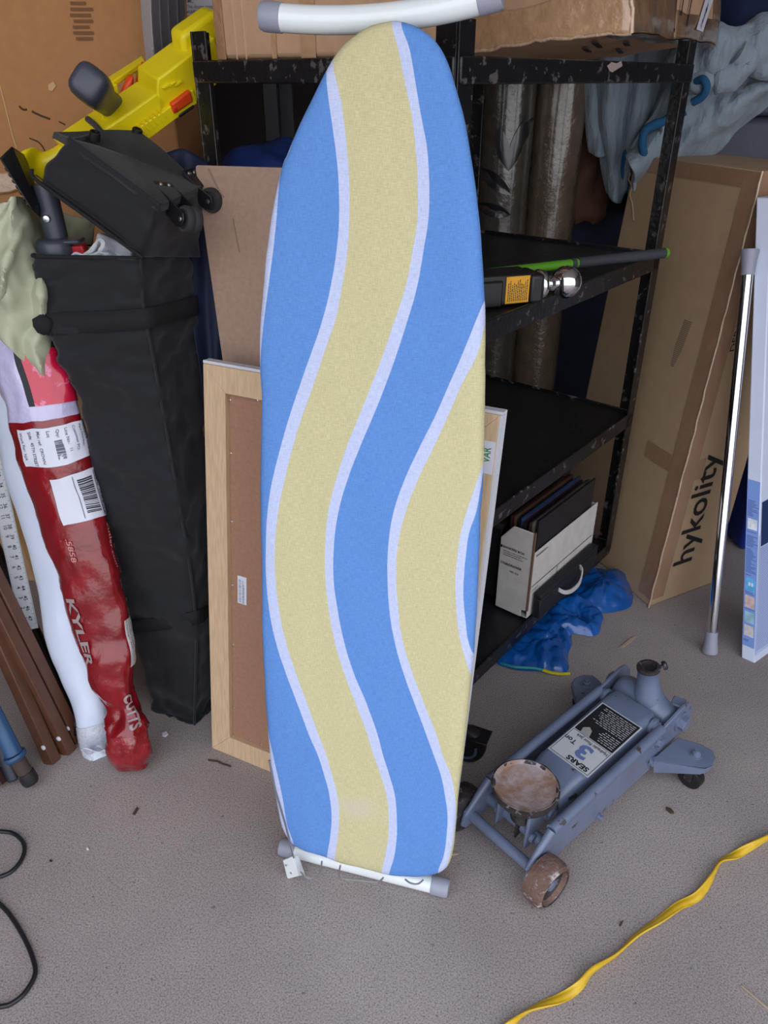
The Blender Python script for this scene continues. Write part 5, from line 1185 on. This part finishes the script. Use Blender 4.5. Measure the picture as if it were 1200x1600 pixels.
# dark box further in
KM = FBM.copy(); KM.translation = n0-fd*.20+sd*.03
t = thing('dark_storage_box', 'dark open box with papers just left of the white file box, bottom shelf', 'box', KM)
obj('box_body', MB().box(KM, (0, 0, 0), (.185, .36, .225)), m_caseblack, t, bevel=.003)
obj('box_rim', MB().box(KM, (-.003, -.003, .225), (.188, .363, .24)), mat('dark_brown_board', (44, 34, 28), rough=.8), t, bevel=.002)
for k in range(5):
    obj('folder', MB().box(KM, (.02+k*.034, .02, .24), (.024+k*.034, .33, .262+.006*(k % 3))), mat('dark_folder_board', (66, 50, 40), rough=.8), t)

# trailer hitch ball mount
hb0 = gr(884, 441, 1.034); hd = V3((-.86, -.30, 0)).normalized(); hn = V3((-hd.y, hd.x, 0)); hn = hn if hn.y > 0 else -hn
HT = Matrix((hd, hn, V3((0, 0, 1)))).transposed().to_4x4(); HT.translation = hb0; HT = HT@Matrix.Scale(1.2, 4)
ht = thing('hitch_ball_mount', 'black trailer hitch mount with chrome ball and yellow warning label on the upper shelf', 'trailer hitch', HT)
XA = Matrix((V3((0, 0, 1)), hn*(1 if True else -1), hd)).transposed().to_4x4(); XA.translation = hb0; XA = XA@Matrix.Scale(1.2, 4)
def ballprof(r): return [(max(.0005, r*math.sin(PI*k/20)), -r*math.cos(PI*k/20)) for k in range(0, 18)]
obj('hitch_ball', MB().lathe(ballprof(.0275)+[(.0135, .028), (.013, .036), (.017, .040), (.024, .046), (.0255, .054), (.022, .058), (.008, .058)], XA, 40), m_chrome, ht, smooth=60)
obj('ball_platform', MB().box(HT, (.058, -.030, -.024), (.085, .034, .024)), m_plastic_black, ht, bevel=.006, bseg=3)
obj('shank', MB().box(HT, (.074, -.024, -.0245), (.24, .036, .026)), m_plastic_black, ht, bevel=.003)
obj('shank', MB().box(HT, (.135, -.030, -.0245), (.30, .02, .018)), m_plastic_black, ht, bevel=.003)
q0, q1 = onplane(792, 428, HT@V3((0, -.0245, 0)), hn), onplane(832, 470, HT@V3((0, -.0245, 0)), hn)
a = HT.inverted()@q0; b = HT.inverted()@q1; xl, xr = min(a.x, b.x), max(a.x, b.x)
sl_ = obj('warning_label', MB().box(HT, (.084, -.0252, -.021), (.128, -.0242, .023)), mat('warning_yellow', (222, 158, 22), rough=.4, var=.1, col2=(40, 30, 20), thr=.72, soft=.01, vscale=60), ht, bevel=.0004, label='yellow warning label')
TW = Matrix((-hd, V3((0, 0, 1)), -hn)).transposed().to_4x4(); TW.translation = HT@V3((.106, -.0256, .001)); TW = TW@Matrix.Scale(1.2, 4)
mb = MB(); print_lines(mb, TW@Matrix.Rotation(PI/2, 4, 'Z'), -.018, -.019, .018, .019, 11, .42, .004, rnd=random.Random(8)); obj('label_print', mb, m_ink, sl_)
obj('hitch_pin', MB().tube([HT@V3((.26, -.02, -.006)), HT@V3((.22, -.06, -.018)), HT@V3((.20, -.075, -.022))], .004, 10), m_metal, ht)
# green and grey pole
g0, g1 = gr(752, 428, 1.022), gr(1041, 395, 1.022)
gp_ = thing('green_pole', 'thin green pole with dark grey sleeve lying across the upper shelf', 'pole', g0)
gm = g0.lerp(g1, .49)
g00 = g0+(g0-g1)*.12
obj('green_tube', MB().tube([g00, gm], .0105, 16), m_green, gp_); obj('grey_sleeve', MB().tube([gm, g0.lerp(g1, .985)], .0125, 16), m_dark_grey, gp_)
obj('ferrule', MB().tube([g0.lerp(g1, .455), g0.lerp(g1, .475)], .0125, 16), m_dark_grey, gp_); obj('green_cap', MB().tube([g0.lerp(g1, .985), g1], .0128, 16), m_green, gp_)

# blue plastic bag on the floor
def blob(mb, pts, h_, s_, nr=16, n=120):
    ol_ = closed_catmull([gr(x, y, .002) for x, y in pts], n); c = sum(ol_, V3())/n; ls = []
    for k in range(nr+1):
        t = k/nr; l = []
        for p in ol_:
            q_ = p.lerp(c, t); z = .003+h_*math.sin(min(1, t*2.2)*PI/2)*(.5+.5*noise.noise(V3((q_.x*9, q_.y*9, s_))))+(.018*abs(noise.noise(V3((q_.x*24, q_.y*24, s_+4))))+.006*abs(noise.noise(V3((q_.x*60, q_.y*60, s_)))))*min(1, t*4+.15)
            l.append(V3((q_.x+.006*noise.noise(V3((q_.x*30, q_.y*30, 1))), q_.y, max(z, .0025))))
        ls.append(l)
    mb.loft(ls, caps=(0, 1))
bb0 = gr(880, 980)
bgp = thing('blue_plastic_bag', 'crumpled glossy blue plastic bag with yellow drawstring on the floor under the rack', 'plastic bag', bb0)
for pts, h_, s_ in (([(772, 1033), (800, 1046), (845, 1050), (884, 1052), (890, 1020), (893, 990), (875, 965), (850, 960), (815, 990), (790, 1015)], .045, 2),
                    ([(850, 955), (858, 985), (905, 992), (930, 994), (940, 975), (938, 955), (910, 938), (880, 935)], .055, 6),
                    ([(880, 930), (900, 955), (950, 958), (986, 948), (987, 925), (984, 897), (950, 892), (915, 890), (895, 905)], .06, 9)):
    mb = MB(); blob(mb, pts, h_, s_); obj('bag_film', mb, m_blue_bag, bgp, smooth=50)
obj('drawstring', MB().tube(catmull([gr(*p) for p in ((782, 1036, .004), (805, 1042, .014), (835, 1044, .012), (852, 1048, .010))], 40), .004, 8), mat('teal_plastic_strip', (60, 150, 150), rough=.2, coat=.5), bgp, label='greenish part of the drawstring')
obj('yellow_drawstring', MB().tube(catmull([gr(*p) for p in ((848, 1047, .010), (862, 1051, .009), (878, 1053, .006), (890, 1052, .004))], 40), .0046, 8), mat('yellow_plastic_strip', (196, 186, 40), rough=.3), bgp, label='yellow drawstring')

# ------------------------------------------------------------------ floor jack
ja = V3((.765, .644, 0)).normalized(); jy = V3((-ja.y, ja.x, 0))
JM = Matrix((ja, jy, V3((0, 0, 1)))).transposed().to_4x4(); JM.translation = V3((.244, 1.025, 0))
jk = thing('floor_jack', 'grey-blue hydraulic floor jack with rusty round saddle on the concrete', 'floor jack', JM)
def J(x, y, z): return JM@V3((x, y*.90+.008, z))
def jax(x, y, z, sy=1):   # frame whose z axis is the jack's y
    M_ = Matrix((ja, V3((0, 0, 1))*sy, -jy*sy)).transposed().to_4x4(); M_.translation = J(x, y, z); return M_
prof = [(-.030, .040), (-.018, .026), (.012, .024), (.055, .040), (.39, .055), (.425, .070), (.43, .10), (.425, .150), (.395, .158), (.10, .140), (.055, .132), (.02, .105), (-.022, .075)]
for s in (-1, 1):
    mb = MB(); mb.prism([J(x, s*.099, z) for x, z in prof], jy*(-s*.007)); pl = obj('side_plate', mb, m_jack, jk, bevel=.002)
    mb = MB()
    for r0_, r1_ in (((.045, .1275), (.418, .1535)),):
        a, b = J(r0_[0], s*.090, r0_[1]), J(r1_[0], s*.090, r1_[1]); mb.tube([a, b], .0115, 16)
    obj('rolled_flange', mb, m_jack, pl)
    obj('front_flange', MB().tube([J(.045, s*.092, .127), J(.012, s*.092, .100), J(-.022, s*.092, .068)], [.0095, .0075, .0045], 12), m_jack, pl)
    for (x, z, r_) in ((.40, .135, .013), (.385, .085, .010), (.20, .052, .006)):
        A = jax(x, s*.0995, z, 1); 
        if s > 0: A = A@Matrix.Rotation(PI, 4, 'X')
        obj('bolt_head', MB().lathe([(r_*1.25, 0), (r_*1.25, .002), (r_, .0025), (r_*.96, .009), (r_*.5, .0105), (.0005, .0105)], A, 6 if r_ > .012 else 16), m_jack, pl, smooth=25)
obj('front_axle', MB().tube([J(0, -.118, .050), J(0, .122, .050)], .0115, 20), m_jack, jk)
obj('cross_bar', MB().tube([J(.052, -.094, .066), J(.052, .094, .066)], .0125, 20), m_jack, jk)
for s in (-1, 1):
    A = jax(.0, s*.128, .050, 1)@Matrix.Scale(1.1, 4)
    if s > 0: A = A@Matrix.Rotation(PI, 4, 'X')
    w = obj('front_wheel', MB().lathe([(.012, -.022), (.036, -.022), (.043, -.019), (.0455, -.008), (.0455, .008), (.043, .017), (.036, .0215), (.0335, .019), (.031, .010), (.024, .004), (.014, .002), (.012, .004)][::1], A, 48), m_rust if s < 0 else m_rust_dark, jk, smooth=40, label='rust-covered front wheel' if s < 0 else None)  # left wheel takes the darker iron, painting in the shade it stands in
    mb = MB().lathe([(.0005, .004), (.033, .0045), (.0335, .012), (.0345, .0205), (.036, .022), (.031, .0105), (.024, .006), (.0005, .0055)], A, 40)
    obj('wheel_face', mb, m_rust_dark, w, smooth=40)
    obj('axle_end', MB().lathe([(.0115, .0), (.0115, .012), (.009, .015), (.0005, .016)], A, 20), m_jack, w)
# lift arm cover with rounded long edges
def rrect(x, w_, z0, z1, r_, n=5):
    pts = []
    for cy, cz, a0 in ((w_-r_, z1-r_, 0), (-w_+r_, z1-r_, PI/2)):
        for k in range(n+1):
            a = a0+k*PI/2/n; pts.append(J(x, cy+r_*math.cos(a), cz+r_*math.sin(a)))
    pts += [J(x, -w_, z0), J(x, w_, z0)]; return pts
arm = obj('lift_arm', MB().loft([rrect(.105, .050, .07, .112, .018), rrect(.115, .056, .06, .128, .02), rrect(.17, .060, .06, .152, .02), rrect(.40, .0635, .07, .1715, .018), rrect(.428, .0635, .08, .1715, .018), rrect(.436, .058, .09, .166, .016)]), m_jack, jk, smooth=45)
for s in (-1, 1):
    A = jax(.418, s*.064, .148, 1)
    if s > 0: A = A@Matrix.Rotation(PI, 4, 'X')
    obj('pivot_boss', MB().lathe([(.019, 0), (.019, .008), (.015, .010), (.015, .016), (.012, .018), (.0005, .018)], A, 28), m_jack, arm)
mb = MB(); mb.tube([J(.137, -.0565, .118), J(.158, -.0605, .118)], .004, 10); obj('slot', mb, m_ink, arm)
# forks up to the saddle
for s in (-1, 1):
    mb = MB(); mb.prism([J(x, s*.038, z) for x, z in ((.022, .050), (.045, .048), (.075, .085), (.13, .095), (.14, .12), (.075, .135), (.045, .150), (.028, .145))], jy*(s*.008)); obj('saddle_fork', mb, m_jack, arm, bevel=.003)
    A = jax(.090, s*.047, .108, 1)
    if s > 0: A = A@Matrix.Rotation(PI, 4, 'X')
    obj('pivot_pin', MB().lathe([(.018, 0), (.018, .004), (.011, .005), (.011, .010), (.0005, .011)], A, 24), m_jack, arm)
    A = jax(.040, s*.047, .072, 1)
    if s > 0: A = A@Matrix.Rotation(PI, 4, 'X')
    obj('pivot_pin', MB().lathe([(.010, 0), (.010, .008), (.0005, .009)], A, 16), m_jack, arm)
Ms = Matrix.Translation(J(.040, -.014, .168))@Matrix.Scale(1.05, 4)
sdl = obj('saddle', MB().lathe([(.0005, -.012), (.030, -.014), (.048, -.006), (.059, .008), (.0635, .020), (.064, .0265), (.060, .0275), (.054, .020), (.045, .0145), (.030, .0115), (.0005, .0105)], Ms, 56), m_rust_dark, jk, smooth=60, wr=[(.0022, (60, 60, 60), 3)])
obj('saddle_dish', MB().lathe([(.0005, .0128), (.030, .0136), (.045, .0165), (.057, .0240), (.0605, .0285), (.0605, .024), (.0005, .009)], Ms, 56), mat('tan_rusty_dish', (142, 112, 96), rough=.7, var=.25, vscale=16, col2=(170, 162, 168), thr=.42, soft=.3, bump=.6, bscale=80), sdl, smooth=60, label='tan and grey worn dish')
obj('saddle_neck', MB().lathe([(.022, -.06), (.018, -.05), (.017, -.03), (.024, -.016), (.036, -.010)], Ms, 28), m_rust_dark, sdl, smooth=60)
mb = MB(); mb.prism([J(x, -.012, z) for x, z in ((.0, .155), (.03, .150), (.05, .10), (.045, .05), (.03, .045), (.03, .09))], jy*.005); obj('saddle_web', mb, m_rust_dark, sdl, bevel=.002)
# rear: power unit, handle socket, plates, casters
pu = obj('power_unit', MB().loft(iloops([circle(J(.478, y, z), ja, V3((0, 0, 1)), a, b, 28) for y, z, a, b in ((-.084, .128, .010, .012), (-.079, .128, .030, .033), (-.045, .132, .037, .042), (-.012, .137, .044, .052), (.03, .134, .040, .047), (.062, .132, .038, .044), (.080, .130, .028, .032), (.083, .128, .006, .010))], 26)), m_jack, jk, smooth=60)
sb, st_ = J(.478, -.012, .135), J(.468, .002, .243)
sax = (st_-sb).normalized(); A = AF(sb, sax)
obj('handle_socket', MB().lathe([(.046, -.01), (.040, .02), (.029, .05), (.0245, .075), (.0235, .107), (.0255, .109), (.0255, .115), (.0235, .1165), (.0185, .1165), (.0175, .09), (.0175, .04), (.0005, .04)], A, 36), m_jack, pu, smooth=50)
obj('socket_rim', MB().lathe([(.0237, .108), (.0258, .109), (.0258, .1155), (.0237, .1172), (.0182, .1172), (.0172, .113), (.0172, .05), (.0186, .05), (.0186, .106)], A, 36), m_rust_dark, pu, smooth=50)
obj('thumb_screw', MB().lathe([(.004, 0), (.004, .010), (.010, .011), (.011, .016), (.009, .019), (.0005, .019)], Matrix.Translation(A@V3((0, 0, .103)))@(V3((0, 0, 1)).rotation_difference((ja*.8-jy*.5+V3((0, 0, .3))).normalized()).to_matrix().to_4x4())@Matrix.Translation((0, 0, .0235)), 16), m_rust_dark, pu)
mb = MB(); mb.box(JM@Matrix.Translation((.512, -.052, .150))@Matrix.Rotation(.3, 4, 'Z'), (-.012, -.018, -.012), (.020, .012, .012)); obj('release_valve', mb, m_jack, pu, bevel=.003)
mb = MB().lathe([(.012, 0), (.012, .004), (.0005, .004)], AF(J(.442, -.004, .118), (-ja+V3((0, 0, .6))).normalized()), 16); obj('rusty_port', mb, m_rust_dark, pu)
for s in (-1, 1):
    mb = MB(); pts = [(.37, .075), (.37, .125), (.40, .155)]+[(.497+.045*math.cos(a), .132+.046*math.sin(a)) for a in [PI*.62-k*PI*1.2/12 for k in range(13)]]+[(.45, .070)]
    mb.prism([J(x, s*.088, z) for x, z in pts], jy*(s*.008)); rp2 = obj('rear_plate', mb, m_jack, jk, bevel=.002)
    A = jax(.490, s*.0965, .136, 1)
    if s > 0: A = A@Matrix.Rotation(PI, 4, 'X')
    obj('washer', MB().lathe([(.025, 0), (.025, .004), (.0005, .004)], A, 28), m_jack, rp2); obj('hex_bolt', MB().lathe([(.0185, .004), (.0185, .016), (.015, .018), (.0005, .018)], A, 6), m_jack, rp2, smooth=20)
    # caster bracket
    zt = .098
    top_ = [(.385, .100), (.395, .104), (.48, .104), (.505, .150), (.512, .180), (.498, .200), (.475, .206), (.452, .200), (.38, .112)]
    mb = MB(); mb.prism([J(x, s*y, zt-.10*max(0, y-.12)) for x, y in top_], V3((0, 0, -.006)))
    cb = obj('caster_bracket', mb, m_jack, jk, bevel=.002)
    mb = MB(); mb.prism([J(x, s*y, zt-.10*max(0, y-.12)) for x, y in ((.38, .110), (.452, .200), (.475, .206))]+[J(.472, s*.202, .070), J(.450, s*.194, .072), J(.39, s*.112, .058)], (ja*-.004)); obj('bracket_skirt', mb, m_jack, cb, bevel=.001)
    obj('caster_bolt', MB().lathe([(.013, 0), (.013, .002), (.0095, .003), (.0095, .010), (.006, .012), (.006, .017), (.0005, .017)], AF(J(.468, s*.165, .093), V3((0, 0, 1))), 12), m_jack, cb)
    A = frame(J(.470, s*.165, .028), jy, V3((0, 0, 1))); obj('caster_wheel', MB().lathe([(.006, -.013), (.022, -.013), (.0275, -.010), (.028, 0), (.0275, .010), (.022, .013), (.006, .013)], A, 28), m_plastic_black, cb)
    mb = MB()
    for q_ in (-1, 1): mb.box(A, (-.009, -.004, q_*.016-.0015), (.009, .050, q_*.016+.0015))
    mb.box(A, (-.012, .048, -.018), (.012, .058, .018)); obj('caster_fork', mb, m_rust_dark, cb, bevel=.001)
# decal on the lift arm: reads from the rear
slope = math.atan((.1715-.152)/.23)
TL_ = JM@Matrix.Translation((.372, -.052, .1694))@Matrix.Rotation(slope*-1, 4, 'Y')
TLb = TL_@Matrix(((0, -1, 0, 0), (1, 0, 0, 0), (0, 0, 1, 0), (0, 0, 0, 1)))     # x -> +jy, y -> -ja
LWd, LHt = .104, .190
zz = .0010
dc = obj('decal', MB().box(TLb, (0, 0, zz-.001), (LWd, LHt, zz)), mat('silver_white_decal', (188, 190, 194), rough=.45, var=.06, vscale=40, col2=(140, 128, 118), thr=.7, soft=.06), jk, label='black and silver instruction decal')
TD = TLb@Matrix.Translation((0, 0, zz+.0003))
mb = MB(); rect(mb, TD, .003, .003, LWd-.003, .104); 
for a, b, c, d in ((.003, .106, .0042, .187), (LWd-.0042, .106, LWd-.003, .187), (.003, .1858, LWd-.003, .187), (.003, .106, LWd-.003, .1072)): rect(mb, TD, a, b, c, d)
obj('black_panel', mb, mat('decal_black', (26, 27, 32), rough=.5), dc)
TD2 = TD@Matrix.Translation((0, 0, .0003)); mb = MB()
print_lines(mb, TD2, .008, .008, .095, .062, 10, .30, .010, rag=.25, rnd=random.Random(3)); print_lines(mb, TD2, .008, .066, .060, .100, 6, .30, .010, rag=.3, rnd=random.Random(6))
obj('white_print', mb, mat('decal_silver', (186, 188, 192), rough=.5), dc)
mb = MB(); text_on(mb, 'Hydraulic Floor Jack', TD2@Matrix.Translation((.006, .1155, 0)), .0118, .012, sx=.82); text_on(mb, 'Ton', TD2@Matrix.Translation((.072, .136, 0)), .018, .02)
text_on(mb, 'SEARS', TD2@Matrix.Translation((.010, .176, 0)), .017, .035, sx=1.15); obj('black_print', mb, mat('decal_black', (0, 0, 0)), dc)
mb = MB(); text_on(mb, '3', TD2@Matrix.Translation((.030, .142, 0)), .052, .04, sx=1.25); obj('big_numeral', mb, mat('decal_blue', (96, 112, 158), rough=.5), dc)
mb = MB(); mb.prism([TD2@V3((x, y, .0002)) for x, y in ((.062, .104), (.085, .104), (.088, .090), (.078, .080), (.068, .086))], TD2.to_3x3()@V3((0, 0, .0002))); obj('torn_patch', mb, mat('bare_decal_patch', (150, 146, 144), rough=.6), dc)

# ------------------------------------------------------------------ cords and bits on the floor
pts = [(780, 1618), (800, 1601), (830, 1578), (880, 1557), (905, 1541), (925, 1518), (960, 1495), (995, 1462), (1030, 1438), (1060, 1415), (1090, 1400), (1112, 1372), (1125, 1348), (1150, 1335), (1180, 1320), (1240, 1290)]
cc_ = catmull([gr(x, y, .006) for x, y in pts], 220); ls = []
for i, p in enumerate(cc_):
    d = (cc_[min(i+1, 220)]-cc_[max(i-1, 0)]).normalized(); x = V3((-d.y, d.x, 0)); a = i*.052+.9*math.sin(i*.03); u_ = x*math.cos(a)+V3((0, 0, 1))*math.sin(a); w_ = u_.cross(d)
    w1 = .0086; l = []
    for k in range(16):
        t = 2*PI*k/16; l.append(p+u_*(w1*math.cos(t))+w_*(.0026*math.sin(t)+.0007*math.sin(t*5)))
    mz = min(q_.z for q_ in l); l = [q_+V3((0, 0, .0008-mz)) for q_ in l]; ls.append(l)
o = obj('yellow_flat_rope', MB().loft(ls), m_strap, M=gr(1000, 1460), smooth=50); tag(o, 'flat twisted yellow rope lying across the concrete at the bottom right', 'rope')
def cable(pts, lab):
    c = catmull([gr(x, y, .0045) for x, y in pts], 80); p0 = c[40]; o = obj('black_cable', MB().tube(c, .0042, 12), m_cable, M=V3((p0.x, p0.y, 0)), smooth=60); tag(o, lab, 'cable')
cable([(-60, 1296), (0, 1299), (22, 1303), (37, 1318), (36, 1338), (22, 1358), (0, 1370), (-60, 1385)], 'small black cable loop entering from the left edge, the upper one')
cable([(-60, 1360), (0, 1413), (20, 1436), (40, 1470), (53, 1503), (54, 1525), (38, 1552), (18, 1568), (0, 1573), (-60, 1580)], 'large black cable loop at the lower left corner of the floor')
def bit(name, lab, pts, m, h_=.003, cat='debris'):
    q_ = [gr(x, y, .0006) for x, y in pts]; o = obj(name, MB().prism(q_, V3((0, 0, h_))), m, M=V3((q_[0].x, q_[0].y, 0)), bevel=.0005); tag(o, lab, cat)
m_leafb = mat('dry_brown_leaf', (70, 54, 42), rough=.9); m_chip = mat('white_chip', (216, 216, 222), rough=.7); m_straw = mat('pale_straw', (170, 150, 130), rough=.8)
bit('white_chip', 'small white chip on the floor in front of the black bag', [(253, 1147), (260, 1144), (263, 1148), (259, 1152), (254, 1151)], m_chip, .004)
bit('white_speck', 'tiny white speck on the floor left of the ironing board', [(135, 1326), (138, 1325), (139, 1328), (136, 1329)], m_chip)
bit('dark_chip', 'tiny black chip on the floor left of the ironing board foot', [(77, 1345), (81, 1344), (82, 1347), (78, 1347)], m_ink)
bit('twig', 'short dark twig on the floor below the framed canvas', [(325, 1187), (340, 1189), (348, 1193), (361, 1197), (361, 1199), (347, 1195), (339, 1191), (325, 1189)], m_leafb)
bit('wood_splinter', 'small brown splinter on the floor left of the ironing board', [(207, 1273), (214, 1262), (217, 1264), (211, 1274)], m_leafb)
bit('pale_wood_chip', 'pale wood chip on the floor behind the floor jack', [(968, 1012), (985, 998), (993, 995), (989, 1001), (973, 1013)], m_straw)
bit('dry_leaf', 'curled dry leaf on the floor right of the floor jack', [(1040, 1263), (1047, 1265), (1053, 1272), (1048, 1272), (1041, 1266)], m_leafb, .006)
bit('dark_twig', 'small dark twig between the jack wheel and the yellow cord', [(967, 1447), (971, 1440), (974, 1439), (970, 1448)], m_leafb)
bit('straw', 'pale straw on the floor right of the ironing board foot', [(700, 1334), (716, 1333), (716, 1336), (700, 1338)], m_straw)
bit('dry_grass', 'thin pale blade on the floor at the bottom right corner', [(1157, 1541), (1160, 1541), (1202, 1577), (1200, 1579)], m_straw)
